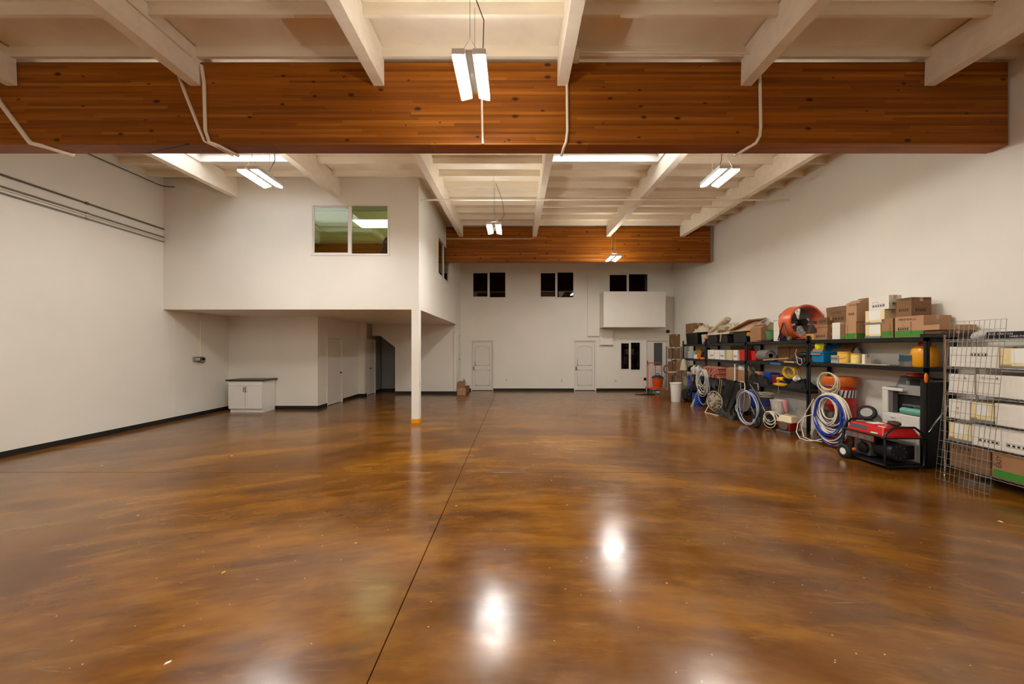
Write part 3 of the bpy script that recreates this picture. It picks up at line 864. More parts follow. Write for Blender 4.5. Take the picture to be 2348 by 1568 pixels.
def stamp(parent, face, x0, y0, cu, cz, w, h, m=None):
    """printed frame with bars on the aisle face ('f') or the near face ('n')"""
    m = m or M_INK
    mb = MB(); t = .004; e = .0012
    def bar(a, b, c, d):
        if face == 'f': mb.box(x0 - e, x0 + .001, cu - b, cu - a, c, d)
        else: mb.box(cu + a, cu + b, y0 - e, y0 + .001, c, d)
    bar(-w / 2, w / 2, cz - h / 2, cz - h / 2 + t); bar(-w / 2, w / 2, cz + h / 2 - t, cz + h / 2)
    bar(-w / 2, -w / 2 + t, cz - h / 2, cz + h / 2); bar(w / 2 - t, w / 2, cz - h / 2, cz + h / 2)
    n = 5
    for k in range(n):
        a = -w / 2 + w * (k + .18) / n
        bar(a, a + w / n * .55, cz - h * .28, cz + h * .25)
    mb.build('printed_mark', m, parent)

def carton(label, y0, y1, x0, x1, z0, z1, m=None, green=0, lids=None, stamps=(), texts=(), flaps=False, group='cartons on the black racks', rz=0, panel=None, strip=None, name='carton'):
    m = m or M_CARD
    dy, dx, h = y1 - y0, x1 - x0, z1 - z0
    t = thing(name, label, 'box', ((x0 + x1) / 2, (y0 + y1) / 2, z0), rz, group)
    bz = 0
    if strip is not None:
        MB().box(-dx / 2 - .004, dx / 2 + .004, -dy / 2 - .004, dy / 2 + .004, 0, .035).build('tray', strip, t, bev=.002); bz = .03
    if flaps:
        w = .006
        MB().box(-dx / 2, dx / 2, -dy / 2, dy / 2, 0, w).box(-dx / 2, -dx / 2 + w, -dy / 2, dy / 2, w, h).box(dx / 2 - w, dx / 2, -dy / 2, dy / 2, w, h).box(-dx / 2 + w, dx / 2 - w, -dy / 2, -dy / 2 + w, w, h).box(-dx / 2 + w, dx / 2 - w, dy / 2 - w, dy / 2, w, h).build('body', m, t)
        f = dx * .42
        MB().hexa([(-dx / 2, -dy / 2, h), (-dx / 2 + w, -dy / 2, h), (-dx / 2 + w, dy / 2, h), (-dx / 2, dy / 2, h), (-dx / 2 + f, -dy / 2, h + .05), (-dx / 2 + f, -dy / 2, h + .056), (-dx / 2 + f, dy / 2, h + .056), (-dx / 2 + f, dy / 2, h + .05)]).build('flap', m, t)
        MB().hexa([(dx / 2 - w, -dy / 2, h), (dx / 2, -dy / 2, h), (dx / 2, dy / 2, h), (dx / 2 - w, dy / 2, h), (dx / 2 - f * .5, -dy / 2, h + .09), (dx / 2 - f * .5 + w, -dy / 2, h + .09), (dx / 2 - f * .5 + w, dy / 2, h + .09), (dx / 2 - f * .5, dy / 2, h + .09)]).build('flap', m, t)
    else:
        MB().box(-dx / 2, dx / 2, -dy / 2, dy / 2, bz, h).build('body', m, t, bev=.003)
        if lids:
            MB().box(-dx / 2 - .006, dx / 2 + .006, -dy / 2 - .006, dy / 2 + .006, h - lids, h + .003).build('lid', m, t, bev=.003)
        else:
            MB().box(-.025, .025, -dy / 2 - .0012, dy / 2 + .0012, h - .06, h + .0012).build('tape', M_TAPE, t)
    if green:
        MB().box(-dx / 2 - .0015, -dx / 2 + .001, -dy / 2 + .01, dy / 2 - .01, .008, green).box(-dx / 2 + .01, dx / 2 - .01, -dy / 2 - .0015, -dy / 2 + .001, .008, green).build('green_band', M_GREEN, t)
    if panel:
        pm, a, b, c, d = panel
        MB().box(-dx / 2 - .0015, -dx / 2 + .001, dy / 2 - dy * b, dy / 2 - dy * a, h * c, h * d).build('pale_panel', pm, t)
        MB().box(-dx / 2 - .0018, -dx / 2 + .001, dy / 2 - dy * .28, dy / 2 - dy * .02, bz + .004, bz + .022).build('gold_mark', mat('gold_print', (190, 140, 40), .6), t)
    for fc, u, v, w, hh in stamps:
        if fc == 'f': stamp(t, 'f', -dx / 2, 0, dy / 2 - dy * u, h * v, w * dy, hh * h)
        else: stamp(t, 'n', 0, -dy / 2, -dx / 2 + dx * u, h * v, w * dx, hh * h)
    for tx in texts:
        fc, s, size, u, v = tx[:5]; up = len(tx) > 5 and tx[5]
        tm_ = tx[6] if len(tx) > 6 else M_INK
        if fc == 'f':
            text(s, size, tm_, t, (-dx / 2 - .002, dy / 2 - dy * u, h * v), ROT_NX_UP if up else ROT_NX)
        else:
            text(s, size, tm_, t, (-dx / 2 + dx * u, -dy / 2 - .002, h * v), ROT_NY_UP if up else ROT_NY)
    return t

GB = 'cardboard boxes by the stair wall'
carton('flat orange-brown cardboard box on the floor beside the stair wall corner', 13.42, 13.72, -2.24, -1.93, 0, .24, M_CARD3, group=GB, rz=.05)
carton('tall open cardboard box standing behind the flat one at the stair wall', 13.82, 14.1, -2.27, -2.02, 0, .46, M_CARD, flaps=True, group=GB)
carton('low brown cardboard box left of the panelled door', 14.28, 14.62, -2.24, -1.92, 0, .24, M_CARD2, group=GB)

# ------------------------------------------------------------------ black storage racks along the right wall
XF_, XK = 6.10, 6.54
def rack(y0, y1, levels, label, diag=False):
    t = thing('storage_rack', label, 'rack', ((XF_ + XK) / 2, (y0 + y1) / 2, 0), 0, 'black storage racks')
    hx, hy = (XK - XF_) / 2, (y1 - y0) / 2 - .004
    for sx in (-1, 1):
        for sy in (-1, 1):
            a, b = (sx * hx, sx * (hx - .045)), (sy * hy, sy * (hy - .045))
            xa, xb, ya, yb2 = min(a), max(a), min(b), max(b)
            pm = MB()
            # angle post
            pm.box(xa, xb, ya if sy < 0 else yb2 - .004, ya + .004 if sy < 0 else yb2, 0, 2.05)
            pm.box(xa if sx < 0 else xb - .004, xa + .004 if sx < 0 else xb, ya, yb2, 0, 2.05)
            p = pm.build('post', M_BLACKM, t)
            if sy < 0 and sx < 0:
                sm = MB()
                for k in range(16):
                    z = .25 + k * .115
                    sm.box(xa + .012, xa + .018, ya - .001, ya + .001, z, z + .03).box(xa + .028, xa + .034, ya - .001, ya + .001, z + .012, z + .042)
                sm.build('slots', mat('slot_shadow', (8, 8, 8), .8), p)
    for z in levels:
        MB().box(-hx, -hx + .03, -hy, hy, z - .07, z).build('front_beam', M_BLACKM, t, bev=.003)
        MB().box(hx - .03, hx, -hy, hy, z - .07, z).build('rear_beam', M_BLACKM, t, bev=.003)
        for s in (-1, 1):
            MB().box(-hx + .03, hx - .03, s * hy - (.03 if s > 0 else 0), s * hy + (.03 if s < 0 else 0), z - .06, z - .01).build('side_beam', M_BLACKM, t)
        MB().box(-hx + .03, hx - .03, -hy + .03, hy - .03, z - .02, z - .002).build('shelf_board', mat('dark_shelf_board', (70, 50, 36), .7, var=.15, scale=10), t)
    if diag:
        MB().tube([(-hx + .02, -hy + .006, .55), (hx - .03, -hy + .006, 1.05)], .018, 4, flat=.25).build('brace', M_STEEL, t)
    return t
RA, RB, RC, RD, RE = 5.24, 7.37, 9.38, 11.36, 12.93
ZA, ZB, ZC, ZD = (1.50, 1.96), (.90, 1.46, 1.95), (.88, 1.44, 1.93), (.86, 1.42, 1.92)
rack(RA, RB, ZA, 'black steel rack nearest the camera, behind the generator', True)
rack(RB, RC, ZB, 'black steel rack with the orange drum fan on top')
rack(RC, RD, ZC, 'black steel rack holding the pink rolls and white cartons')
rack(RD, RE, ZD, 'black steel rack at the far end, behind the white bin')

def Zt(py, Y): return ZY(py, Y)
def cpx(label, pf, pn, pyt, zb, xf=6.14, x1=6.5, **kw):
    """carton from far/near pixel columns on the plane x=xf; top row at the near edge"""
    y0, y1 = YX(pn, xf), YX(pf, xf)
    return carton(label, y0, y1, xf, x1, zb, Zt(pyt, y0), **kw)
z1 = 1.963
# --- top shelf of the near rack, far to near
cpx('small yellow box on the top shelf beside the drum fan', 1848, 1866, 765, z1, 6.14, 6.3, m=mat('yellow_carton', (216, 160, 60), .6))
y0, y1 = YX(1896, 6.14), YX(1868, 6.14)
zz = Zt(762, y0)
carton('small brown box, lowest of the stack of three beside the drum fan', y0, y1, 6.14, 6.32, z1, zz, M_CARD, stamps=(('f', .5, .5, .7, .5),))
zq = Zt(744, y0)
carton('small brown box, middle of the stack of three beside the drum fan', y0, y1 - .04, 6.15, 6.33, zz, zq, M_CARD, texts=(('f', 'ACE-5TERON', .035, .12, .62),))
carton('small brown box, top of the stack of three beside the drum fan', y0 + .02, y1 - .06, 6.16, 6.32, zq, Zt(727, y0), M_CARD2, stamps=(('f', .5, .5, .7, .5),))
ya, yb_ = YX(1926, 6.14), YX(1908, 6.14)
zw = Zt(761, ya); zw2 = Zt(739, ya)
carton('plain white carton, lower of two on the top shelf', ya, yb_, 6.14, 6.34, z1, zw, M_WBOX)
carton('plain white carton, upper of two on the top shelf', ya, yb_, 6.14, 6.34, zw, zw2, M_WBOX)
carton('brown carton under the lidded archive box at the wall', 6.78, 7.2, 6.345, 6.56, z1, 2.24, M_CARD2)
carton('dark brown lidded archive box stacked high against the wall', 6.74, 7.16, 6.30, 6.56, 2.24, Zt(697, 6.74) - .03, M_CARD2, lids=.09, texts=(('f', 'ORIFLATA', .05, .2, .62),), stamps=(('f', .5, .35, .75, .2),))
y0, y1 = YX(1937, 6.12), YX(1927, 6.12)
carton('narrow brown carton leaning beside the white pair, green at the bottom', y0, y1 - .0, 6.12, 6.34, z1, Zt(743, y0), M_CARD2, green=.05)
y0, y1 = YX(1963, 6.13), YX(1938, 6.13)
zz = Zt(737, y0)
carton('tall brown carton with green band under the open carton', y0, y1, 6.13, 6.40, z1, zz, M_CARD3, green=.10, texts=(('f', 'EASY MUST', .038, .30, .2, 1),))
carton('open brown carton with raised flaps on the top shelf', y0 - .01, y1 - .02, 6.13, 6.40, zz, Zt(694, y0), M_CARD3, flaps=True, texts=(('f', 'MINI-BALLS', .035, .25, .86),), stamps=(('f', .5, .42, .5, .14),))
y0, y1 = YX(2019, 6.13), YX(1984, 6.13)
s1 = Zt(743, y0) 
carton('cream carton at the shelf, lower of two beside the brown green-banded box', y0, y1, 6.13, 6.42, z1, s1, M_CREAM, panel=(M_WHITE, .28, .95, .32, .97), strip=M_LID)
y0b = YX(2028, 6.13)
s2 = Zt(709, y0b)
carton('cream carton, upper of two, under the white carton', y0b, y1 + .0, 6.13, 6.42, s1, s2, M_CREAM, panel=(M_WHITE, .2, .8, .32, .97), strip=M_LID)
y0c = YX(2038, 6.13)
carton('white printed carton topping the cream pair', y0c, YX(1992, 6.13), 6.13, 6.34, s2, Zt(676, y0c), M_WBOX, stamps=(('f', .5, .3, .6, .22), ('n', .6, .4, .6, .3)), texts=(('f', 'BOT-3UR', .025, .2, .52), ('n', 'BOT', .025, .3, .65)))
y0, y1 = YX(2049, 6.13), YX(2021, 6.13)
carton('brown carton with green band between the cream pair and the big carton', y0 + .012, y1, 6.13, 6.44, z1, Zt(729, y0), M_CARD, green=.11, texts=(('f', 'EASY MUST', .038, .86, .12, 1),))
y0, y1 = YX(2118, 6.12), YX(2052, 6.12)
zg = Zt(722, y0)
carton('big brown carton with green patch at the near end of the top shelf', y0, y1, 6.12, 6.54, z1, zg, M_CARD3, green=.10, stamps=(('f', .3, .40, .38, .18),), texts=(('f', 'MINI-BALLS', .05, .14, .80), ('f', 'EASY MUST', .038, .62, .16, 1)))
y0, y1 = YX(2090, 6.13), YX(2055, 6.13)
carton('brown carton standing on the big carton at the near end', y0, y1, 6.13, 6.44, zg, Zt(681, y0), M_CARD2, stamps=(('f', .5, .35, .6, .16), ('n', .45, .32, .5, .18)), texts=(('f', 'MINI-BALLS', .04, .25, .86), ('n', 'MINI-BALLS', .032, .45, .88)))
carton('long flat brown carton lying across the rack end above the wire panel', 5.02, 5.235, 6.02, 6.55, 2.055, 2.13, M_CARD3, group='cartons on the black racks')
carton('dark flat cardboard under the long flat carton at the rack end', 5.04, 5.235, 6.06, 6.55, 2.005, 2.05, M_CARD2)
o = MB().box(5.99, 6.55, 5.03, 5.237, 1.95, 2.003).build('rack_end_board', M_BLACKM)
tag(o, 'black board jutting from the near end of the rack', 'board')

# --- middle shelf of the near rack
z2 = 1.503
def item(name, label, cat, px, X, z, rz=0, group=None):
    return thing(name, label, cat, (X, YX(px, X), z), rz, group)
M_TEAL = mat('blue_plastic', (0, 120, 176), .4)
t = item('tool_crate', 'blue plastic crate with cardboard scraps on the middle shelf', 'crate', 1890, 6.26, z2)
MB().tbox(0, 0, 0, .21, .26, .26, .30, .30).build('body', M_TEAL, t, bev=.01)
MB().box(-.16, .16, -.16, .16, .19, .215).build('rim', M_TEAL, t, bev=.006)
MB().hexa([(-.17, -.1, .15), (-.165, -.1, .15), (-.165, .14, .15), (-.17, .14, .15), (-.10, -.1, .28), (-.095, -.1, .28), (-.095, .14, .28), (-.10, .14, .28)]).build('cardboard_scrap', M_CARD, t)
MB().hexa([(.13, -.15, .2), (.145, -.15, .2), (.145, .15, .2), (.13, .15, .2), (.17, -.15, .36), (.185, -.15, .36), (.185, .15, .36), (.17, .15, .36)]).build('lid', M_TEAL, t)
o = MB().hexa([(0, 0, 0), (.006, 0, 0), (.006, .42, 0), (0, .42, 0), (.18, -.05, .30), (.186, -.05, .30), (.186, .37, .30), (.18, .37, .30)]).build('cardboard_sheet', M_CARD2, loc=(6.30, YX(1938, 6.30), z2 + .09))
tag(o, 'bent sheet of brown cardboard leaning over the blue crate', 'cardboard')
o = MB().blob((0, 0, .13), .06, .06, .14, 12, 8, .35, 3).build('work_gloves', mat('neon_yellow', (214, 226, 30), .6), loc=(6.2, YX(1886, 6.2) + .06, z2 + .225), smooth=70)
tag(o, 'neon yellow work gloves on the blue crate', 'gloves')
cpx('small grey printed box between the blue crate and yellow pail', 1905, 1921, 815, z2, 6.14, 6.26, m=mat('grey_carton', (168, 166, 160), .6), stamps=(('f', .5, .6, .8, .5),))
M_YEL = mat('yellow_tin', (222, 172, 70), .35)
def pail(label, px, X, z, r, h, m, group=None, handle=True, lidm=None, name='paint_pail', band=None):
    t = item(name, label, 'pail', px, X, z, 0, group)
    MB().lathe([(r * .94, 0), (r * .95, .01), (r, h * .92), (r * 1.04, h * .93), (r * 1.04, h), (r * .93, h), (r * .9, h - .012), (0, h - .012)], 24).build('can', m, t, smooth=40)
    if band:
        bm_, za_, zb__ = band
        MB().lathe([(r * 1.003, h * za_), (r * 1.006, h * zb__)], 24).build('paper_label', bm_, t, smooth=60)
    if handle:
        MB().tube([(0, -r, h * .8), (-r * .8, -r * .75, h * .45), (-r * 1.1, 0, h * .38), (-r * .8, r * .75, h * .45), (0, r, h * .8)], .003, 6).build('handle', M_STEEL, t, smooth=60)
    return t
pail('square-looking yellow pail with wire handle on the middle shelf', 1937, 6.27, z2, .105, .22, M_YEL, band=(mat('pail_blue_mark', (236, 190, 86), .4), .1, .8))
pail('small yellow labelled tin beside the yellow pail', 1964, 6.26, z2, .08, .19, M_YEL, band=(mat('tin_label', (238, 214, 130), .5), .08, .85), handle=False)
t = item('plastic_jug', 'grey plastic jug with black handle behind the yellow tin', 'jug', 1966, 6.44, z2)
MB().lathe([(.09, 0), (.095, .02), (.095, .18), (.04, .26), (.035, .30), (0, .30)], 18).build('bottle', mat('grey_plastic', (150, 150, 146), .4), t, smooth=50)
MB().tube([(0, -.03, .28), (-.02, -.09, .26), (-.02, -.10, .16)], .012, 8).build('handle', M_BLACK, t, smooth=60)
cpx('narrow white box right of the yellow tin', 1976, 1983, 812, z2, 6.16, 6.28, m=M_WBOX)
pail('shiny metal paint can standing alone on the middle shelf', 2086, 6.25, z2, .115, .19, M_STEEL, band=(mat('teal_label', (30, 74, 84), .4), .45, .9), name='paint_can')
o = MB().box(-.03, .03, -.45, .45, 0, .012).build('paint_stir_stick', mat('pale_wood', (206, 186, 148), .6), loc=(6.17, YX(1975, 6.17), z2), rot=(0, 0, .02), bev=.003)
tag(o, 'long pale wooden batten lying along the middle shelf edge', 'batten')
t = item('water_jug', 'yellow drink cooler jug with red lid behind the near rack post', 'jug', 2140, 6.33, z2)
t.location.y = 5.47
MB().lathe([(.14, 0), (.15, .02), (.155, .20), (.14, .28), (.10, .32), (0, .32)], 24).build('body', mat('amber_plastic', (232, 158, 20), .35), t, smooth=50)
MB().lathe([(.07, .32), (.07, .37), (.05, .40), (0, .40)], 18).build('lid', mat('red_plastic', (196, 24, 20), .35), t, smooth=40)
MB().tube([(-.05, -.02, .38), (-.05, -.02, .44), (.05, .02, .44), (.05, .02, .38)], .012, 8).build('handle', MATS['red_plastic'], t, smooth=60)
o = MB().lathe([(0, 0), (.02, .02), (.026, .07), (.022, .13), (0, .16)], 14, sy=.6).build('orange_tool_handle', mat('orange_plastic', (238, 120, 16), .4), loc=(6.085, RA + .0, 1.27), smooth=60)
tag(o, 'orange tool handle hanging on the near rack post', 'tool')

# --- floor of the near rack
M_RED = mat('red_enamel', (178, 26, 20), .35)
dY = 6.86
t = thing('red_drum', 'red drum with striped label behind the big hose coil', 'drum', (6.27, dY, 0))
MB().lathe([(.255, 0), (.26, .02), (.26, .33), (.27, .35), (.26, .37), (.26, .70), (.27, .72), (.26, .74), (.262, 1.06)], 28).build('body', M_RED, t, smooth=50)
MB().lathe([(.27, 1.06), (.28, 1.08), (.285, 1.22), (.275, 1.24), (.0, 1.24)], 28).build('orange_lid', mat('orange_enamel', (206, 96, 24), .4), t, smooth=40)
lab = MB().lathe([(.2615, .86), (.2625, 1.00)], 28).build('paper_label', M_WHITE, t, smooth=60)
sm = MB()
for k in range(26):
    a = 2 * math.pi * k / 26; w2 = .05
    for zc0, zc1 in ((.862, .998),):
        sm.add([(.2636 * math.cos(a + u), .2636 * math.sin(a + u), z) for u, z in ((0, zc0), (.1, zc0), (.2, zc1), (.1, zc1))], [(0, 1, 2, 3)])
so_ = sm.build('warning_stripes', M_INK, lab); so_['kind'] = 'stuff'
# printer
M_PRN = mat('printer_white', (208, 206, 198), .4); M_PRG = mat('printer_grey', (96, 95, 94), .45); M_PRD = mat('printer_dark', (34, 34, 36), .5)
py0, py1 = 5.37, 5.92; cxp = 6.335
t = thing('office_printer', 'white and grey multifunction printer standing behind the generator', 'printer', (cxp, (py0 + py1) / 2, 0))
hx, hy = .2, (py1 - py0) / 2
MB().box(-hx, hx, -hy, hy, 0, .74).build('paper_cabinet', M_PRN, t, bev=.012)
for za, zb2 in ((.06, .30), (.32, .56)):
    dq = MB().box(-hx - .008, -hx + .01, -hy + .05, hy - .03, za, zb2).build('paper_drawer', M_PRN, t, bev=.006)
    MB().box(-hx - .011, -hx - .002, -.09, .09, (za + zb2) / 2 + .02, (za + zb2) / 2 + .05).build('drawer_grip', M_PRG, dq, bev=.01)
MB().box(-hx - .006, -hx + .01, -.02, .23, .60, .70).build('tray_panel', M_PRN, t, bev=.004)
MB().box(-hx - .009, -hx, .06, .13, .66, .668).build('grip_slot', M_PRG, t)
MB().box(-hx, -hx + .08, hy - .09, hy, .74, 1.10).build('side_pillar', M_PRN, t, bev=.006)
MB().box(-hx + .02, -hx + .1, hy - .15, hy - .09, .74, 1.10).build('pillar_trim', M_PRG, t)
MB().box(-.05, hx, -hy, hy, .74, 1.10).build('engine', M_PRD, t, bev=.006)
MB().box(-hx + .04, hx, -hy + .02, .0, .88, .90).build('output_tray', M_PRG, t, bev=.004)
MB().box(-hx + .06, -.05, -hy, -hy + .14, .74, .88).build('tray_support', M_PRG, t)
MB().box(-hx - .005, hx, -.04, hy, 1.10, 1.15).build('control_panel', M_PRN, t, bev=.01)
MB().box(-hx + .03, hx - .1, 0, hy - .04, 1.15, 1.156).build('panel_inlay', M_PRG, t)
MB().box(-.12, hx, -hy, .10, 1.05, 1.20).build('scanner_body', mat('printer_mid', (146, 142, 140), .45), t, bev=.008)
MB().prism([(-.06, 1.15), (hx, 1.15), (hx, 1.34), (.03, 1.34)], .06, .20, 'y').build('feeder_tower', M_PRG, t, bev=.006)
MB().box(.0, hx, -hy, .08, 1.30, 1.33).build('scanner_lid', M_PRD, t, bev=.004)
MB().box(-.035, .02, .057, .06, 1.20, 1.26).build('status_label', M_WHITE, t)
def coil(mb, c, ru, rw, turns, r, plane='yz', jit=.06, seed=0, n=26, drift=.03, sides=6, hang=0.0):
    """bundle of hose loops in a plane about c"""
    rr = random.Random(seed); pts = []
    for k in range(turns):
        fa, fb = 1 + rr.uniform(-jit, jit), 1 + rr.uniform(-jit, jit)
        dx_, du, dw = rr.uniform(-drift, drift), rr.uniform(-jit, jit) * ru * .6, rr.uniform(-jit, jit) * rw * .6
        if hang:
            q = rr.uniform(1 - hang, 1.0); fa *= .45 + .55 * q; fb *= q; dw = rw * (1 - fb) + rr.uniform(-.02, .02); du += rr.uniform(-.08, .08) * ru
        for i in range(n):
            a = 2 * math.pi * i / n + math.pi / 2
            u, w_ = ru * fa * math.cos(a) + du, rw * fb * math.sin(a) + dw
            d_ = dx_ + .01 * math.sin(2 * a + k)
            if plane == 'yz': p = (c[0] + d_, c[1] + u, c[2] + w_)
            elif plane == 'xz': p = (c[0] + u, c[1] + d_, c[2] + w_)
            else: p = (c[0] + u, c[1] + w_, c[2] + d_)
            pts.append(p)
    # soften the jumps between loops
    for _ in range(2):
        pts = [pts[0]] + [tuple((Vector(pts[i - 1]) + Vector(pts[i]) * 2 + Vector(pts[i + 1])) / 4) for i in range(1, len(pts) - 1)] + [pts[-1]]
    mb.tube(pts, r, sides)
    return mb
M_HOSEW = mat('cream_hose', (222, 214, 196), .4); M_HOSEB = mat('blue_hose', (24, 66, 168), .4)
M_ORC = mat('orange_cord', (214, 58, 16), .45); M_YELC = mat('yellow_cord', (226, 178, 20), .45)
o = coil(MB(), (0, 0, .03), .13, .07, 7, .007, 'xy', .2, 4, 20, .018).build('orange_cable', M_ORC, loc=(6.33, 5.58, 1.335), smooth=60)
tag(o, 'bundled orange extension lead lying on the printer lid', 'cable')
o = MB().lathe([(0, -.17), (.05, -.17), (.055, -.15), (.055, .15), (.048, .17), (0, .17)], 18, axis='y').build('green_bottle', mat('sea_green_plastic', (96, 160, 140), .4), loc=(6.20, 5.50, .797), smooth=40)
tag(o, 'sea green rolled mat lying in front of the printer opening', 'roll')
o = MB().blob((0, 0, .34), .20, .22, .34, 14, 9, .05, 9).build('machine_cover', mat('grey_machine', (150, 150, 142), .5), loc=(6.24, 6.22, .0), smooth=70)
tag(o, 'grey rounded machine housing under the loose wheel', 'machine')
t = thing('loose_wheel', 'black pneumatic wheel leaning on the grey housing beside the printer', 'wheel', (6.12, 6.16, .665)); t.rotation_euler = (0, math.radians(-62), math.radians(25))
def wheel(parent, r, w, tm_, hm):
    MB().lathe([(r * .6, -w * .4), (r * .85, -w / 2), (r * .97, -w * .35), (r, 0), (r * .97, w * .35), (r * .85, w / 2), (r * .6, w * .4), (r * .6, -w * .4)], 24).build('tyre', tm_, parent, smooth=50)
    MB().lathe([(r * .6, -w * .4), (r * .5, -w * .25), (r * .2, -w * .3), (0, -w * .3)], 20).build('hub', hm, parent, smooth=40)
    MB().lathe([(0, w * .3), (r * .2, w * .3), (r * .5, w * .25), (r * .6, w * .4)], 20).build('hub', hm, parent, smooth=40)
M_TYRE = mat('tyre_rubber', (20, 20, 19), .7); M_HUB = mat('grey_hub', (150, 146, 136), .4)
wheel(t, .135, .06, M_TYRE, M_HUB)
# black cabinet / panel at the end of the rack
o = MB().box(-.21, .21, 0, .06, 0, 1.28).build('display_board', mat('matt_black_board', (14, 14, 15), .6), loc=(6.33, 5.29, 0), bev=.004)
tag(o, 'matt black board standing inside the near rack end', 'board')

# --- hand truck with the big hose coils
t = thing('airless_sprayer_cart', 'paint sprayer cart buried behind the hose coils', 'cart', (5.86, 6.58, 0))
MB().tube([(-.02, -.22, .05), (-.02, -.22, 1.02), (-.06, -.15, 1.10), (-.06, .15, 1.10), (-.02, .22, 1.02), (-.02, .22, .05)], .014, 8).build('frame', M_STEEL, t, smooth=50)
MB().box(-.10, .08, -.14, .14, .30, .62).build('pump_body', mat('pump_grey', (92, 88, 84), .5), t, bev=.03)
MB().tube([(-.12, .02, .9), (-.12, -.02, .35)], .03, 10).tube([(-.13, -.1, .7), (-.13, .12, .55)], .022, 10).build('pump_rod', M_STEEL, t, smooth=50)
for s in (-1, 1):
    wt = MB().lathe([(.03, -.03), (.13, -.03), (.135, 0), (.13, .03), (.03, .03)], 22, (0.0, s * .27, .135), 'y').build('wheel', mat('pale_tyre', (150, 142, 124), .6), t, smooth=40)
    MB().lathe([(0, -.034), (.05, -.034), (.05, .034), (0, .034)], 16, (0.0, s * .27, .135), 'y').build('hub', M_RED, wt, smooth=40)
hx0 = 5.72
o = coil(MB(), (0, 0, 0), .37, .47, 13, .0105, 'yz', .05, 11, 30, .06, hang=.45).build('hose_coil', M_HOSEW, loc=(hx0, 6.40, .49), smooth=70)
tag(o, 'big coil of cream hose hanging down to the floor', 'hose', 'coiled hoses')
o = coil(MB(), (0, 0, 0), .33, .43, 9, .0105, 'yz', .06, 12, 28, .06, hang=.35).build('hose_coil', M_HOSEB, loc=(hx0 - .05, 6.40, .50), smooth=70)
tag(o, 'blue hose coiled inside the big cream coil', 'hose', 'coiled hoses')
o = coil(MB(), (0, 0, 0), .19, .27, 5, .009, 'yz', .06, 13, 26, .04, hang=.4).build('hose_coil', M_HOSEW, loc=(hx0 - .05, 6.40, .62), smooth=70)
tag(o, 'smaller cream hose loops in front of the big coil', 'hose', 'coiled hoses')
o = coil(MB(), (0, 0, 0), .21, .20, 8, .010, 'yz', .10, 14, 26, .04, hang=.2).build('hose_coil', mat('ivory_hose', (206, 196, 166), .45), loc=(5.80, 6.56, 1.13), smooth=70)
tag(o, 'upper coil of ivory hose hung on the sprayer cart handle', 'hose', 'coiled hoses')
pts = []
for px, py, X in ((1866, 915, 5.85), (1848, 945, 5.83), (1838, 980, 5.8), (1843, 1003, 5.75), (1862, 1012, 5.7), (1885, 1013, 5.72)):
    Y = YX(px, X); pts.append((X, Y, max(.012, ZY(py, Y))))
o = MB().tube(pts, .010, 8).build('hose_loop', M_HOSEW, origin=pts[0], smooth=70)
tag(o, 'cream hose trailing to the floor left of the big coil', 'hose', 'coiled hoses')
pts = []
for px, py, X in ((1864, 950, 5.82), (1845, 955, 5.75), (1830, 970, 5.68), (1826, 990, 5.64), (1834, 1005, 5.6), (1852, 1012, 5.6), (1872, 1010, 5.66), (1890, 1005, 5.75)):
    Y = YX(px, X); pts.append((X, Y, max(.012, ZY(py, Y))))
o = MB().tube(pts, .010, 8).build('hose_loop', M_HOSEW, origin=pts[0], smooth=70)
tag(o, 'wide loop of cream hose standing out left of the big coil', 'hose', 'coiled hoses')

# ------------------------------------------------------------------ red generator
M_GRED = mat('generator_red', (190, 18, 16), .3); M_TUBE = mat('black_tube', (16, 16, 17), .3)
t = thing('generator', 'red portable generator in a black tube frame on two wheels', 'generator', (5.73, 5.54, 0))
hx, hy = .29, .33
fr = MB()
for s in (-1, 1):     # end hoops (near and far)
    y = s * hy
    fr.tube([(-hx, y, .08), (-hx + .03, y, .04), (hx - .03, y, .04), (hx, y, .08), (hx, y, .50), (hx - .03, y, .54), (hx - .14, y, .62), (-hx + .14, y, .62), (-hx + .03, y, .54), (-hx, y, .50)], .017, 8, closed=True)
fr.tube([(-hx, -hy, .06), (-hx, hy, .06)], .016, 8).tube([(hx, -hy, .06), (hx, hy, .06)], .016, 8)
fr.tube([(-hx, -hy, .47), (-hx, hy, .47)], .013, 8).tube([(hx, -hy, .47), (hx, hy, .47)], .013, 8)
fr.build('frame', M_TUBE, t, smooth=50)
MB().box(-hx - .05, hx + .05, -hy - .03, -hy + .01, .455, .475).build('folding_handle', M_TUBE, t, bev=.004)
tk = MB().hexa([(-hx + .01, -hy + .03, .47), (hx - .01, -hy + .03, .47), (hx - .01, hy - .03, .47), (-hx + .01, hy - .03, .47), (-hx + .07, -hy + .08, .60), (hx - .07, -hy + .08, .60), (hx - .07, hy - .08, .60), (-hx + .07, hy - .08, .60)]).build('fuel_tank', M_GRED, t, bev=.02)
MB().box(-hx + .0, hx - .0, -hy + .02, hy - .02, .455, .475).build('tank_flange', M_GRED, t, bev=.006)
MB().lathe([(.045, .595), (.045, .625), (.03, .635), (0, .635)], 16, (.08, -.12, 0)).build('fuel_cap', M_BLACK, tk, smooth=40)
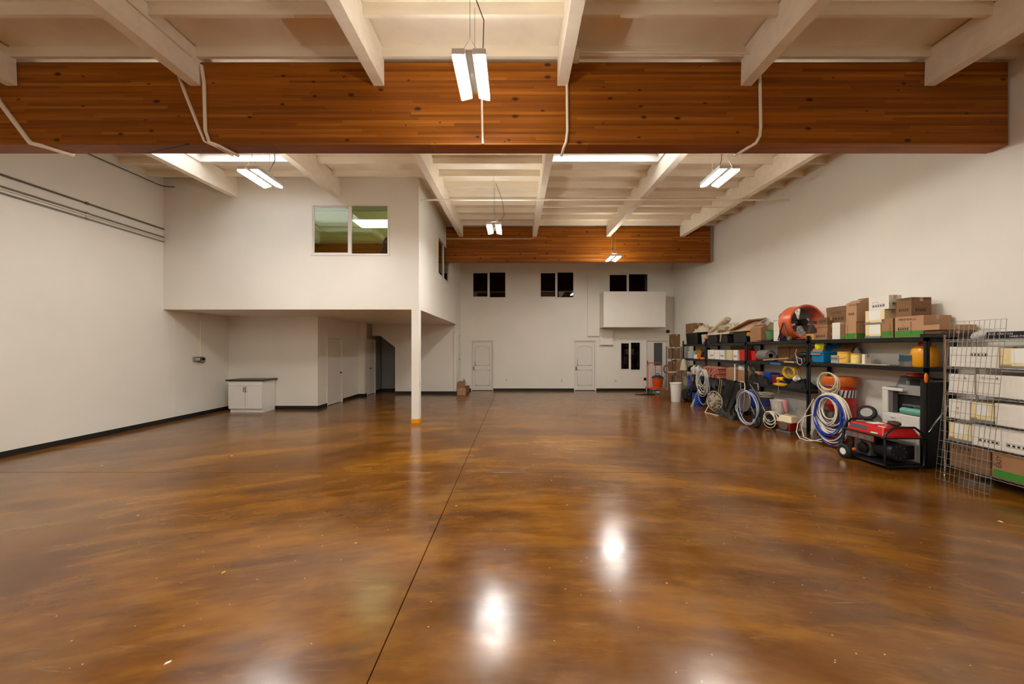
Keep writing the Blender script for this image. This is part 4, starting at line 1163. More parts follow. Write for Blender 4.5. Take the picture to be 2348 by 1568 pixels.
# sticker plates on the sloping aisle side
sl = MB().hexa([(-hx + .028, -.02, .515), (-hx + .031, -.02, .512), (-hx + .031, .24, .512), (-hx + .028, .24, .515), (-hx + .054, -.02, .575), (-hx + .057, -.02, .572), (-hx + .057, .24, .572), (-hx + .054, .24, .575)])
sl.build('name_plate', mat('grey_plate', (70, 72, 78), .35), tk)
MB().box(-.10, .10, .02, .16, .600, .602).build('white_sticker', M_WHITE, tk)
MB().hexa([(-hx + .02, -.20, .50), (-hx + .024, -.20, .497), (-hx + .024, -.10, .497), (-hx + .02, -.10, .50), (-hx + .10, -.24, .606), (-hx + .104, -.24, .604), (-hx + .104, -.14, .604), (-hx + .10, -.14, .606)]).build('price_tag', M_WHITE, tk)
MB().hexa([(-hx + .016, -.19, .49), (-hx + .020, -.19, .487), (-hx + .020, -.09, .487), (-hx + .016, -.09, .49), (-hx + .028, -.20, .512), (-hx + .032, -.20, .509), (-hx + .032, -.10, .509), (-hx + .028, -.10, .512)]).build('green_tag_end', mat('green_sticker', (30, 150, 70), .4), tk)
pn = MB().box(-hx + .004, -hx + .02, -.16, hy - .06, .36, .455).build('control_panel', mat('orange_panel', (150, 60, 24), .5), t, bev=.004)
for k in range(4):
    MB().box(-hx, -hx + .005, .20 - k * .11, .29 - k * .11, .37, .44).build('sticker', mat('grey_sticker', (96, 98, 102), .5), pn)
en = MB().box(-.20, .12, -.02, .24, .10, .34).box(-.14, .1, .02, .2, .34, .44).build('engine_block', mat('cast_aluminium', (120, 118, 114), .4, metal=.7), t, bev=.015)
MB().lathe([(.03, -.26), (.08, -.25), (.085, -.21)], 16, (0, .06, .22), 'x').build('recoil_cover', M_BLACK, en, smooth=40)
MB().lathe([(.022, -.245), (.022, -.275), (0, -.275)], 12, (0, .18, .16), 'x').build('oil_cap', MATS['orange_plastic'], en, smooth=40)
MB().tube([(-.22, .1, .3), (-.24, .05, .36), (-.2, -.05, .38), (-.21, -.12, .3)], .010, 6).build('fuel_line', M_CORD, en, smooth=60)
MB().lathe([(.0, -.26), (.13, -.26), (.14, -.22), (.14, 0), (.11, .0)], 24, (-.02, -.02, .24), 'y').build('alternator', mat('alternator_black', (28, 28, 30), .4), t, smooth=40)
vm = MB()
for k in range(9):
    a = k / 9 * 2 * math.pi
    vm.box(-.02 + .09 * math.cos(a) - .006, -.02 + .09 * math.cos(a) + .006, -.283, -.279, .24 + .09 * math.sin(a) - .012, .24 + .09 * math.sin(a) + .012)
vm.build('vent_slots', M_STEEL, t)['kind'] = 'stuff'
MB().box(.10, .24, -.26, .1, .12, .34).build('muffler', M_BLACK, t, bev=.02)
MB().box(-hx + .02, hx - .02, -hy + .02, hy - .02, .06, .085).build('base_tray', M_BLACK, t)
for s in (-1, 1):
    wp = MB().lathe([(.055, -.035), (.09, -.04), (.108, -.028), (.112, 0), (.108, .028), (.09, .04), (.055, .035), (.055, -.035)], 26, (s * (hx + .06), hy - .09, .112), 'x').build('wheel', M_TYRE, t, smooth=50)
    MB().lathe([(0, -.03), (.025, -.034), (.055, -.03), (.06, -.036), (.06, .036), (.055, .03), (0, .03)], 22, (s * (hx + .06), hy - .09, .112), 'x').build('hub', M_WHITE, wp, smooth=40)
    MB().box(s * .2 - .02, s * .2 + .02, -hy + .0, -hy + .05, 0, .05).build('rubber_foot', M_BLACK, t)
o = MB().blob((0, 0, .03), .05, .09, .035, 12, 7, .4, 21).build('work_glove', mat('brown_leather', (62, 40, 26), .7), loc=(5.80, 5.42, .605), smooth=60)
tag(o, 'crumpled dark leather glove on the generator tank', 'glove')

# ------------------------------------------------------------------ wire shelf unit with cartons and leaning grid panel
WX0, WX1, WY0, WY1 = 6.02, 6.48, 3.70, 4.96
t = thing('wire_shelf', 'chrome wire shelving unit at the right edge holding white cartons', 'shelf', ((WX0 + WX1) / 2, (WY0 + WY1) / 2, 0))
hx, hy = (WX1 - WX0) / 2, (WY1 - WY0) / 2
for sx in (-1, 1):
    for sy in (-1, 1):
        MB().lathe([(.010, 0), (.018, .012), (.012, .02), (.0127, .03), (.0127, 1.95), (.015, 1.955), (.015, 1.975), (0, 1.98)], 12, (sx * hx, sy * hy, 0)).build('post', M_CHROME, t, smooth=40)
WZ = (.17, .52, .83, 1.18, 1.54, 1.91)
for z in WZ:
    sh = MB()
    for s in (-1, 1):
        sh.tube([(s * hx, -hy, z), (s * hx, hy, z)], .0035, 6).tube([(s * hx, -hy, z - .03), (s * hx, hy, z - .03)], .0035, 6)
        zz_ = []
        for k in range(31):
            zz_.append((s * hx, -hy + 2 * hy * k / 30, z - (.003 if k % 2 else .027)))
        sh.tube(zz_, .003, 5)
        sh.tube([(-hx, s * hy, z), (hx, s * hy, z)], .0035, 6).tube([(-hx, s * hy, z - .03), (hx, s * hy, z - .03)], .0035, 6)
        sh.tube([(-hx + 2 * hx * k / 12, s * hy, z - (.003 if k % 2 else .027)) for k in range(13)], .003, 5)
    so = sh.build('shelf_frame', M_CHROME, t, smooth=50)
    wm = MB()
    for k in range(1, 40):
        y = -hy + 2 * hy * k / 40
        wm.box(-hx, hx, y - .0015, y + .0015, z - .002, z + .001)
    wm.build('shelf_wires', M_CHROME, so)
GW = 'cartons on the wire shelf'
def wrow(zs, items):
    for lab, ya, yb_, xf, h, kw in items:
        carton(lab, ya, yb_, xf, WX1 - .03, zs + .002, zs + .002 + h, group=GW, **kw)
wrow(1.54, [('white printed carton at the far end of the second wire shelf from the top', 4.42, 4.92, 6.04, .27, dict(m=M_WBOX, stamps=(('f', .62, .62, .34, .16),))),
            ('cream carton in the second wire shelf from the top', 4.05, 4.405, 6.04, .25, dict(m=M_CREAM, panel=(M_WHITE, .28, .8, .3, .97), strip=M_LID)),
            ('cream carton at the frame edge in the second wire shelf from the top', 3.74, 4.04, 6.04, .25, dict(m=M_CREAM, panel=(M_WHITE, .3, .9, .3, .97), strip=M_LID))])
wrow(1.18, [('white carton with round mark at the far end of the third wire shelf', 4.655, 4.93, 6.04, .255, dict(m=M_WBOX, texts=(('f', 'O ---- A', .05, .1, .74),))),
            ('long white carton in the third wire shelf', 4.12, 4.635, 6.04, .27, dict(m=M_WBOX, texts=(('f', 'O ---- A', .05, .1, .78), ('f', 'A --- O', .045, .93, .2, 1)))),
            ('dark carton at the frame edge in the third wire shelf', 3.74, 4.10, 6.04, .25, dict(m=M_LID))])
wrow(.83, [('white carton at the far end of the fourth wire shelf', 4.70, 4.93, 6.04, .255, dict(m=M_WBOX, texts=(('f', 'O - A', .045, .5, .2, 1),))),
           ('cream carton in the fourth wire shelf', 4.47, 4.69, 6.04, .25, dict(m=M_CREAM, panel=(M_WHITE, .28, .8, .35, .97), strip=M_LID)),
           ('white carton in the middle of the fourth wire shelf', 4.10, 4.455, 6.04, .27, dict(m=M_WBOX)),
           ('white carton at the frame edge in the fourth wire shelf', 3.74, 4.09, 6.04, .27, dict(m=M_WBOX))])
wrow(.52, [('cream carton at the far end of the fifth wire shelf', 4.69, 4.93, 6.04, .245, dict(m=M_CREAM, panel=(M_WHITE, .28, .8, .35, .97), strip=M_LID)),
           ('white barcoded carton second in the fifth wire shelf', 4.40, 4.68, 6.04, .265, dict(m=M_WBOX, stamps=(('f', .6, .3, .7, .18),))),
           ('white barcoded carton third in the fifth wire shelf', 4.085, 4.395, 6.04, .265, dict(m=M_WBOX, stamps=(('f', .5, .3, .7, .18),))),
           ('white carton at the frame edge in the fifth wire shelf', 3.74, 4.075, 6.04, .265, dict(m=M_WBOX))])
wrow(.17, [('dull brown printed carton at the far end of the lowest wire shelf', 4.50, 4.92, 6.04, .31, dict(m=M_CARD2, texts=(('f', 'CEFT-19', .05, .12, .62), ('f', 'BALLEU ACEF', .045, .5, .45)), stamps=(('f', .3, .85, .5, .14),))),
           ('brown green-banded carton in the middle of the lowest wire shelf', 4.19, 4.48, 6.04, .31, dict(m=M_CARD, green=.10, texts=(('f', 'EASY', .07, .3, .4, 1),))),
           ('brown carton lettered upright at the frame edge of the lowest wire shelf', 3.74, 4.18, 6.04, .31, dict(m=M_CARD3, texts=(('f', 'EASY MUST', .04, .16, .1, 1),)))])
carton('flat black lettered box on the top wire shelf', 4.08, 4.55, 6.06, 6.42, 1.913, 2.0, M_BLACK, group=GW, texts=(('f', 'SIZE CARTON', .035, .05, .55, 0, M_WHITE), ('f', 'HARD-TORNADO', .03, .45, .2, 0, M_WHITE)))
t = thing('plastic_bag', 'crumpled clear plastic bag on the top wire shelf', 'bag', (6.24, 4.68, 1.912))
MB().blob((0, 0, .05), .14, .11, .07, 16, 9, .35, 31).build('bag', mat('hazy_plastic', (190, 188, 182), .25), t, smooth=60)
# grid panel leaning on the shelf
gp = thing('wire_grid_panel', 'loose steel wire grid panel leaning on the shelf at the right edge', 'wire panel', (5.80, 4.605, .004)); gp.rotation_euler = (0, math.radians(5.6), 0)
PW, PH = .56, 2.16
for k in range(12):
    y = PW / 2 - PW * k / 11
    MB().tube([(0, y, 0), (0, y, PH if k != 2 else PH - .05)], .0028, 6).build('upright_wire', M_STEEL, gp, smooth=60)
for z in (0, .10, .20, .30, .40, .52, .66, .80, .94, 1.08, 1.22, 1.36, 1.52, 1.70, 1.88, 2.04, PH):
    MB().tube([(-.004, -PW / 2, z), (-.004, PW / 2, z)], .0028, 6).build('cross_wire', M_STEEL, gp, smooth=60)
# ------------------------------------------------------------------ second rack: drum fan and its neighbours
zt = 1.953
M_OR2 = mat('faded_orange_enamel', (206, 98, 62), .35); M_FAN = mat('fan_grey', (96, 92, 84), .5, metal=.3)
t = thing('drum_fan', 'large orange drum fan on a black stand on the top shelf', 'fan', (6.20, 7.70, zt))
fz_ = .40
MB().lathe([(.335, -.17), (.36, -.17), (.365, -.165), (.352, -.15), (.352, .15), (.36, .165), (.335, .17), (.34, .14), (.34, -.14), (.335, -.17)], 40, (0, 0, fz_), 'y').build('drum', M_OR2, t, smooth=40)
MB().lathe([(.355, -.172), (.368, -.172), (.368, -.16), (.355, -.16), (.355, -.172)], 40, (0, 0, fz_), 'y').build('rim', mat('bright_orange_enamel', (214, 78, 36), .35), t, smooth=40)
gm = MB()
for k in range(18):
    a = 2 * math.pi * k / 18
    gm.tube([(.05 * math.cos(a), .14, fz_ + .05 * math.sin(a)), (.34 * math.cos(a), .155, fz_ + .34 * math.sin(a))], .003, 5)
for r_ in (.10, .18, .26):
    gm.tube([(r_ * math.cos(2 * math.pi * k / 32), .147, fz_ + r_ * math.sin(2 * math.pi * k / 32)) for k in range(32)], .003, 5, closed=True)
gm.build('rear_guard', M_FAN, t, smooth=60)
for k in range(4):
    a = k * math.pi / 2 + .5
    ca, sa = math.cos(a), math.sin(a); cb2, sb2 = math.cos(a + .85), math.sin(a + .85)
    MB().add([(.06 * ca, .03, fz_ + .06 * sa), (.32 * ca, -.01, fz_ + .32 * sa), (.32 * cb2, .08, fz_ + .32 * sb2), (.06 * cb2, .06, fz_ + .06 * sb2),
              (.06 * ca, .034, fz_ + .06 * sa), (.32 * ca, -.006, fz_ + .32 * sa), (.32 * cb2, .084, fz_ + .32 * sb2), (.06 * cb2, .064, fz_ + .06 * sb2)],
             [(0, 1, 2, 3), (7, 6, 5, 4), (0, 4, 5, 1), (1, 5, 6, 2), (2, 6, 7, 3), (3, 7, 4, 0)]).build('blade', M_FAN, t)
MB().lathe([(0, -.12), (.07, -.12), (.075, -.1), (.075, .06), (0, .06)], 18, (0, 0, fz_), 'y').build('motor', M_BLACK, t, smooth=40)
MB().box(-.34, .34, -.02, .0, fz_ - .03, fz_ + .03).build('motor_bracket', M_FAN, t)
sd = MB()
for s in (-1, 1):
    sd.tube([(s * .37, 0, fz_), (s * .37, -.16, .02), (s * .37, .16, .02), (s * .37, 0, fz_)], .011, 8)
sd.tube([(-.37, -.16, .02), (.33, -.16, .02)], .011, 8).tube([(-.37, .16, .02), (.33, .16, .02)], .011, 8)
sd.build('stand', M_TUBE, t, smooth=50)
MB().lathe([(.02, -.02), (.045, -.02), (.045, .02), (.02, .02)], 16, (-.38, -.18, .045), 'x').build('castor', mat('brown_castor', (110, 84, 60), .6), t, smooth=40)
o = MB().prism([(-.1, 0), (.1, 0), (.1, .16), (.0, .34), (-.06, .30), (-.1, .12)], -.04, .04, 'y').build('folded_stand', mat('grey_casting', (74, 70, 64), .5), loc=(6.26, 7.46, zt), rot=(0, 0, -.25), bev=.01)
tag(o, 'dark grey angular casting propped in front of the drum fan', 'machine part')
# blue and white box
Y0, Y1_ = YX(1787, 6.15), YX(1774, 6.15)
t = carton('dark blue box with orange Canto6 lettering left of the drum fan', Y0, Y1_, 6.15, 6.40, zt, 2.44, mat('navy_carton', (22, 44, 74), .5))
MB().box(-.1265, -.124, -(Y1_ - Y0) / 2, (Y1_ - Y0) / 2, .005, .48).build('white_side', M_WBOX, t)
text('Canto6', .105, mat('orange_print', (236, 90, 20), .5), t, (-.03, -(Y1_ - Y0) / 2 - .003, .07), ROT_NY_UP)
o = MB().blob((0, 0, .06), .10, .09, .09, 14, 8, .3, 41).build('blue_bag', mat('blue_film', (40, 96, 150), .3), loc=(6.3, 8.28, 2.445), smooth=60)
tag(o, 'crumpled blue plastic bag on the navy box', 'bag')
o = MB().box(-.14, .14, -.24, .24, 0, .045).build('flat_tray', mat('dark_olive_case', (44, 40, 30), .5), loc=(6.25, YX(1763, 6.25) - .02, zt), bev=.012)
o.location.y = 8.72
tag(o, 'flat dark case lying in front of the navy box', 'case')
t = item('green_pot', 'green plastic pot behind the flat dark case', 'pot', 1768, 6.36, zt + .0)
MB().lathe([(.09, 0), (.12, .17), (.125, .2), (.10, .2), (0, .19)], 18).build('pot', mat('mint_plastic', (82, 130, 84), .5), t, smooth=40)
t.location = (6.22, 8.60, zt + .047)
cpx('small green and red box behind the open cardboard box', 1758, 1772, 745, 2.16, 6.34, 6.50, m=mat('green_carton', (20, 116, 44), .5))
def heap(name, label, cat, y0, y1, x0, x1, z0, prof, m, seed=1, wr=.02, nu=44, nv=20, tilt=0.0, group=None):
    """loose cloth heap; prof = heights from far (y1) to near (y0)"""
    rr = random.Random(seed)
    ph = [(rr.uniform(2, 9) * (1 if q < 3 else 3), rr.uniform(2, 9) * (1 if q < 3 else 2.5), rr.uniform(0, 6.28)) for q in range(6)]
    wr *= 1.9
    vs, fs = [], []
    for i in range(nu + 1):
        u = i / nu
        f = u * (len(prof) - 1); k = min(int(f), len(prof) - 2); hgt = prof[k] + (prof[k + 1] - prof[k]) * (f - k)
        for j in range(nv + 1):
            v = j / nv
            e = max(0.0, 1 - abs(2 * v - 1) ** 3.0)
            w_ = sum(math.sin(a * u * 3 + b * v * 2 + c) for a, b, c in ph) / 6
            z = hgt * e + w_ * wr * (0.3 + e) + tilt * (v - .5) * hgt
            vs.append((x0 + (x1 - x0) * v + .02 * math.sin(7 * u + seed) * (1 - e), y1 + (y0 - y1) * u + .02 * math.sin(9 * v + seed), max(0.0, z) + (.006 if 0 < j < nv else 0)))
    n = nv + 1
    for i in range(nu):
        for j in range(nv):
            fs.append((i * n + j, (i + 1) * n + j, (i + 1) * n + j + 1, i * n + j + 1))
    base_ = len(vs)
    vs += [(x, y, -.002) for x, y, z in vs]
    for i in range(nu):
        for j in range(nv):
            fs.append((base_ + i * n + j, base_ + i * n + j + 1, base_ + (i + 1) * n + j + 1, base_ + (i + 1) * n + j))
    for i in range(nu):
        for a in (0, nv):
            fs.append((i * n + a, (i + 1) * n + a, base_ + (i + 1) * n + a, base_ + i * n + a))
    for j in range(nv):
        for a in (0, nu):
            fs.append((a * n + j, a * n + j + 1, base_ + a * n + j + 1, base_ + a * n + j))
    c = ((x0 + x1) / 2, (y0 + y1) / 2, 0)
    mb = MB().add(vs, fs)
    mb.v = [(p[0] - c[0], p[1] - c[1], p[2]) for p in mb.v]
    o = mb.build(name, m, loc=(c[0], c[1], z0), smooth=60)
    return tag(o, label, cat, group)
M_CANVAS = mat('canvas_drop_cloth', (196, 180, 154), .85, var=.12, scale=9, bump=.15)
M_CANVAS2 = mat('tan_drop_cloth', (190, 156, 122), .85, var=.08, scale=7, bump=.12)
M_OLIVE = mat('olive_tarp', (120, 112, 76), .8, var=.2, scale=12)
heap('tarp', 'olive tarp heaped behind the open cardboard box', 'tarp', 8.45, 8.95, 6.28, 6.54, zt + .27, [.10, .2, .22, .16, .08], M_OLIVE, 3, .03)
carton('brown carton under the olive tarp at the wall', 8.47, 8.93, 6.30, 6.54, zt + .0, zt + .25, M_CARD2)
Y0, Y1_ = YX(1748, 6.13), YX(1722, 6.13)
carton('open brown cardboard box on the top shelf left of the flat case', Y0 + .02, Y1_, 6.11, 6.28, zt, zt + .34, M_CARD, flaps=True)
# black bins
M_BIN = mat('black_tote_plastic', (11, 12, 13), .35)
def tote(label, y0, y1, x0, x1, z0, h, m=None, lid=True, rim=True, group='storage totes on the racks'):
    m = m or M_BIN
    t = thing('storage_tote', label, 'tote', ((x0 + x1) / 2, (y0 + y1) / 2, z0), 0, group)
    w, d_ = x1 - x0, y1 - y0
    MB().tbox(0, 0, 0, h, w * .86, d_ * .9, w * .97, d_ * .97).build('body', m, t, bev=.012)
    MB().box(-w / 2, w / 2, -d_ / 2, d_ / 2, h - .035, h - .01).build('rim', m, t, bev=.008)
    if lid: MB().box(-w / 2 + .02, w / 2 - .02, -d_ / 2 + .02, d_ / 2 - .02, h - .01, h + .012).build('lid', m, t, bev=.008)
    return t
tote('large black tote under the tan drop cloth', 9.42, 10.02, 6.14, 6.52, 1.933, .30)
dc2 = heap('drop_cloth', 'tan canvas drop cloth tilted over the large black tote', 'cloth', 9.22, 10.12, 6.14, 6.55, 2.25, [.03, .08, .14, .20, .24, .24, .18], M_CANVAS2, 5, .012, tilt=.6)
MB().hexa([(-.26, -.40, .27), (.2, -.46, .31), (.2, .42, .10), (-.26, .50, .02), (-.26, -.40, .29), (.2, -.46, .34), (.2, .42, .13), (-.26, .50, .04)]).build('folded_sheet', M_CANVAS2, dc2, bev=.008)
t = thing('striped_hose', 'yellow and black striped flexible duct beside the open cardboard box', 'duct', (6.20, 9.26, zt + .01)); t.rotation_euler = (0, 0, .3)
for k in range(8):
    MB().lathe([(.075 - .002 * k, -.006), (.085 - .003 * k, 0), (.075 - .002 * k, .006)], 16, (0, -.10 + .03 * k, .11 + .012 * k), 'y').build('yellow_ring', M_YELC, t, smooth=50)
MB().lathe([(.06, -.12), (.065, .0), (.05, .16), (0, .16)], 14, (0, 0, .14), 'y').build('inner_tube', M_BLACK, t, smooth=50)
# blue hand grip strap hanging at the junction of racks
# --- middle shelf, second rack (z 1.463)
zm = 1.463
tote('bright red bin at the left end of the drum-fan rack', YX(1733, 6.16), YX(1722, 6.16), 6.15, 6.42, zm, .25, MATS['red_plastic'], lid=False)
M_ROLL = mat('grey_carpet_roll', (118, 114, 110), .8)
t = thing('carpet_roll', 'grey rolled mat with hollow core on the middle shelf', 'roll', (6.27, YX(1752, 6.2), zm))
MB().lathe([(.055, -.14), (.135, -.14), (.14, -.12), (.14, .2), (.055, .2), (.055, -.14)], 24, (0, 0, .14), 'y').build('roll', M_ROLL, t, smooth=40)
MB().lathe([(.052, -.135), (.056, -.135), (.056, .19), (.052, .19), (.052, -.135)], 18, (0, 0, .14), 'y').build('core', M_BLACK, t, smooth=40)
sp_ = MB().tube([(.055 * 1 * math.cos(a) * (1 + a / 14), -.141, .14 + .055 * math.sin(a) * (1 + a / 14)) for a in [k * .35 for k in range(60)]], .003, 4)
sp_.build('wound_edge', mat('pale_edge', (160, 156, 150), .7), t)
pa, pb = (6.10, YX(1750, 6.1), 1.49), (6.16, YX(1808, 6.16), 1.56)
o = MB().tube([pa, pb], .014, 8).build('broom_handle', mat('pine_handle', (212, 156, 84), .5), origin=pa, smooth=60)
tag(o, 'pale wooden handle lying slanted on the middle shelf', 'handle')
carton('long brown carton at the wall behind the wooden handle', 7.55, 8.25, 6.40, 6.53, zm, zm + .36, M_CARD2)
carton('second long brown carton at the wall behind the grey roll', 8.30, 8.66, 6.42, 6.53, zm, zm + .36, M_CARD2)
t = thing('power_tool', 'black power tool with a white cord on the middle shelf by the post', 'tool', (6.21, 7.62, zm + .02))
MB().lathe([(.05, -.16), (.06, -.14), (.065, .05), (.04, .12), (.02, .2), (0, .2)], 16, (0, 0, .16), 'y').build('motor_housing', M_BLACK, t, smooth=40)
MB().tube([(0, -.06, .12), (-.03, -.06, .0)], .03, 10).build('grip', M_BLACK, t, smooth=40)
MB().tube([(-.06, .12, .28), (-.12, .08, .18), (-.13, .02, .10), (-.12, -.08, .08), (-.14, -.13, .0), (-.14, -.08, -.06), (-.13, .0, -.02), (-.12, .06, .12)], .006, 6).build('white_cord', M_HOSEW, t, smooth=60)
o = MB().blob((0, 0, .05), .09, .2, .07, 14, 8, .4, 55).build('tool_pile', mat('rusty_metal', (64, 50, 40), .7, var=.4, scale=30), loc=(6.33, 7.98, zm), smooth=50)
tag(o, 'dark heap of rusty fittings behind the wooden handle', 'fittings')
o = MB().box(-.002, 0, -.17, .17, 0, .045).build('blue_tape', mat('painters_tape', (26, 110, 180), .6), loc=(6.099, YX(1778, 6.1), 1.402))
tag(o, 'strip of blue painters tape on the shelf beam', 'tape')
o = MB().box(-.04, .04, -.12, .12, 0, .03).build('wooden_shim', mat('pale_pine', (206, 172, 126), .6), loc=(6.17, YX(1812, 6.17), zm), rot=(0, 0, .2), bev=.004)
tag(o, 'short piece of pale wood near the black power tool', 'wood')
# --- lower shelf, second rack (z .903)
zl = .903
cpx('small pink and orange box on the low shelf', 1731, 1741, 852, zl + .16, 6.22, 6.42, m=mat('pink_carton', (204, 142, 124), .6))
carton('dull carton carrying the small pink box on the low shelf', YX(1741, 6.22) , YX(1731, 6.22) + .1, 6.2, 6.45, zl, zl + .158, M_CARD2)
tote('blue bin on the low shelf among cords', YX(1766, 6.25), YX(1751, 6.25), 6.25, 6.50, zl, .28, mat('royal_blue_plastic', (20, 70, 160), .4), lid=False)
tote('dark red bin on the low shelf beside the blue bin', YX(1784, 6.22), YX(1768, 6.22), 6.22, 6.45, zl, .24, mat('dark_red_plastic', (130, 30, 28), .45), lid=False)
carton('blue box behind the dark red bin on the low shelf', YX(1795, 6.30), YX(1784, 6.30) - .02, 6.32, 6.52, zl, zl + .22, mat('blue_carton', (30, 60, 140), .5))
heap('black_bag', 'black tool bag at the near end of the low shelf', 'bag', YX(1842, 6.2), YX(1806, 6.2), 6.14, 6.5, zl, [.08, .16, .2, .18, .12], mat('black_canvas', (14, 14, 16), .75, var=.3, scale=20), 8, .03)
o = coil(MB(), (0, 0, 0), .17, .15, 9, .008, 'yz', .22, 61, 20, .08).build('yellow_cable', M_YELC, loc=(6.20, YX(1815, 6.2), zl + .36), smooth=60)
tag(o, 'tangled yellow extension lead heaped on the black bag', 'cable')
o = coil(MB(), (0, 0, .03), .10, .16, 5, .012, 'xy', .2, 62, 20, .02).build('yellow_strap', M_YELC, loc=(6.17, 8.23, zl + .01), smooth=60)
tag(o, 'coiled yellow ratchet strap at the front of the low shelf', 'strap')
t = thing('yellow_tool', 'yellow cordless tool lying on the low shelf', 'tool', (6.20, YX(1788, 6.2), zl))
MB().tube([(0, -.14, .17), (0, .06, .16)], [.05, .045], 10).tube([(0, .04, .14), (.02, .08, .02)], .03, 8).build('body', mat('tool_yellow', (236, 190, 20), .4), t, smooth=40)
MB().tube([(0, -.2, .17), (0, -.14, .17)], [.02, .035], 10).box(-.04, .06, .04, .13, 0, .04).build('chuck_and_battery', M_BLACK, t, smooth=40)
heap('dark_tools', 'dark heap of hand tools at the left end of the low shelf', 'tools', 8.60, 9.28, 6.12, 6.195, zl, [.1, .2, .14, .18, .08], mat('dark_tool_heap', (24, 21, 19), .6, var=.5, scale=25), 18, .05)
t = thing('white_cup', 'white plastic cap lying on the black bag', 'cap', (6.13, YX(1822, 6.13), zl + .19)); t.rotation_euler = (.9, .3, 0)
MB().lathe([(.05, 0), (.055, .01), (.06, .09), (.05, .09), (.045, .02), (0, .02)], 16).build('cup', M_WHITE, t, smooth=40)
t = thing('chain_hook', 'steel ring hook hanging from the low shelf beam', 'hook', (6.085, YX(1786, 6.09), zl - .07))
MB().tube([(0, 0, .07), (0, 0, -.03)], .012, 8).build('shank', M_STEEL, t, smooth=50)
MB().tube([(0, .03 * math.cos(a), -.06 + .03 * math.sin(a)) for a in [k * math.pi / 8 for k in range(16)]], .008, 6, closed=True).build('ring', M_STEEL, t, smooth=60)

# --- floor under the second rack
t = thing('paint_tub', 'white paint-streaked tub with a pink cloth over its edge', 'tub', (5.92, YX(1785, 5.92), .30))
MB().lathe([(.12, 0), (.125, .01), (.155, .30), (.165, .30), (.165, .32), (.148, .32), (.14, .26), (0, .25)], 24).build('tub', mat('streaked_white_plastic', (196, 188, 176), .5, var=.25, scale=14, stretch=(3, 3, .5)), t, smooth=40)
MB().tube([(.05, -.10, .33), (.02, -.17, .33), (.0, -.20, .22), (.02, -.21, .08)], [.05, .05, .04, .025], 8, flat=.35).build('pink_cloth', mat('pink_cloth', (198, 128, 132), .8), t, smooth=60)
carton('low brown carton under the paint-streaked tub', YX(1785, 5.92) - .15, YX(1785, 5.92) + .15, 5.86, 6.14, 0, .298, M_CARD2)
o = coil(MB(), (0, 0, 0), .20, .17, 8, .010, 'yz', .1, 71, 24, .08, hang=.35).build('hose_coil', M_HOSEW, loc=(5.72, YX(1772, 5.72), .20), smooth=70)
tag(o, 'cream hose coil on the floor under the streaked tub', 'hose', 'coiled hoses')
t = thing('small_engine', 'cream-topped red petrol engine on the floor beside the hose coil', 'engine', (5.80, YX(1808, 5.80), 0), .3)
MB().tbox(0, 0, .05, .22, .24, .24, .30, .28).build('engine_block', mat('red_cast_iron', (150, 36, 34), .5, var=.35, scale=30), t, bev=.02)
MB().tbox(0, 0, .22, .36, .30, .32, .20, .24).build('air_cover', mat('cream_plastic', (212, 198, 158), .4), t, bev=.02)
MB().lathe([(.04, .36), (.045, .37), (.04, .385), (0, .385)], 14, (0, .03, 0)).build('cap', mat('cream_dark', (170, 156, 122), .5), t, smooth=40)
MB().lathe([(.03, -.16), (.09, -.155), (.09, -.13)], 18, (0, 0, .15), 'x').build('recoil_starter', M_STEEL, t, smooth=40)
MB().box(-.17, .17, -.15, .15, 0, .05).build('base', M_STEEL, t, bev=.006)
# hose reel with tube frame
t = thing('hose_reel', 'steel hose reel cart with blue hose in front of the second rack', 'hose reel', (5.50, YX(1716, 5.50), 0))
hy = .30
MB().tube([(-.02, .26, .95), (-.1, .22, .98), (-.1, -.02, .98), (-.12, -.06, .9), (-.14, -.04, .35), (-.1, .06, .2), (-.12, .26, .24), (-.12, .30, .36), (-.02, .24, .60), (-.02, .26, .95)], .011, 8).build('handle_frame', M_CHROME, t, smooth=50)
MB().tube([(.02, -.16, .98), (.02, -.30, .98), (.02, -.32, .84)], .010, 8).tube([(.02, -.02, .95), (.0, -.32, .70), (-.02, -.62, .36)], .010, 8).tube([(-.05, -.05, .6), (-.05, -.4, .12), (.2, -.4, .1)], .012, 8).build('side_frame', M_STEEL, t, smooth=50)
MB().lathe([(.05, -.12), (.26, -.12), (.27, -.11), (.05, -.10)], 28, (.02, .05, .55), 'x').build('reel_flange', M_STEEL, t, smooth=40)
MB().lathe([(.05, .10), (.27, .11), (.26, .12), (.05, .12)], 28, (.02, .05, .55), 'x').build('reel_flange', M_STEEL, t, smooth=40)
MB().box(-.08, .1, -.08, .18, .58, .72).build('valve_block', mat('tan_casting', (150, 120, 92), .5), t, bev=.02)
coil(MB(), (.02, .05, .55), .23, .23, 8, .012, 'yz', .05, 81, 26, .09).build('wound_hose', M_HOSEB, t, smooth=70)
for s in (-1, 1):
    wq = MB().lathe([(.05, -.035), (.13, -.04), (.15, 0), (.13, .04), (.05, .035), (.05, -.035)], 22, (.05 + s * .16, -.42, .15), 'x').build('wheel', M_TYRE, t, smooth=50)
    MB().lathe([(0, -.04), (.055, -.036), (.055, .036), (0, .04)], 18, (.05 + s * .16, -.42, .15), 'x').build('hub', M_HUB, wq, smooth=40)
o = coil(MB(), (0, 0, 0), .36, .38, 3, .011, 'yz', .06, 83, 30, .03).build('hose_loop', mat('pale_blue_hose', (170, 178, 200), .4), loc=(5.36, YX(1714, 5.36), .42), smooth=70)
tag(o, 'big pale blue hose loop hung over the hose reel', 'hose', 'coiled hoses')
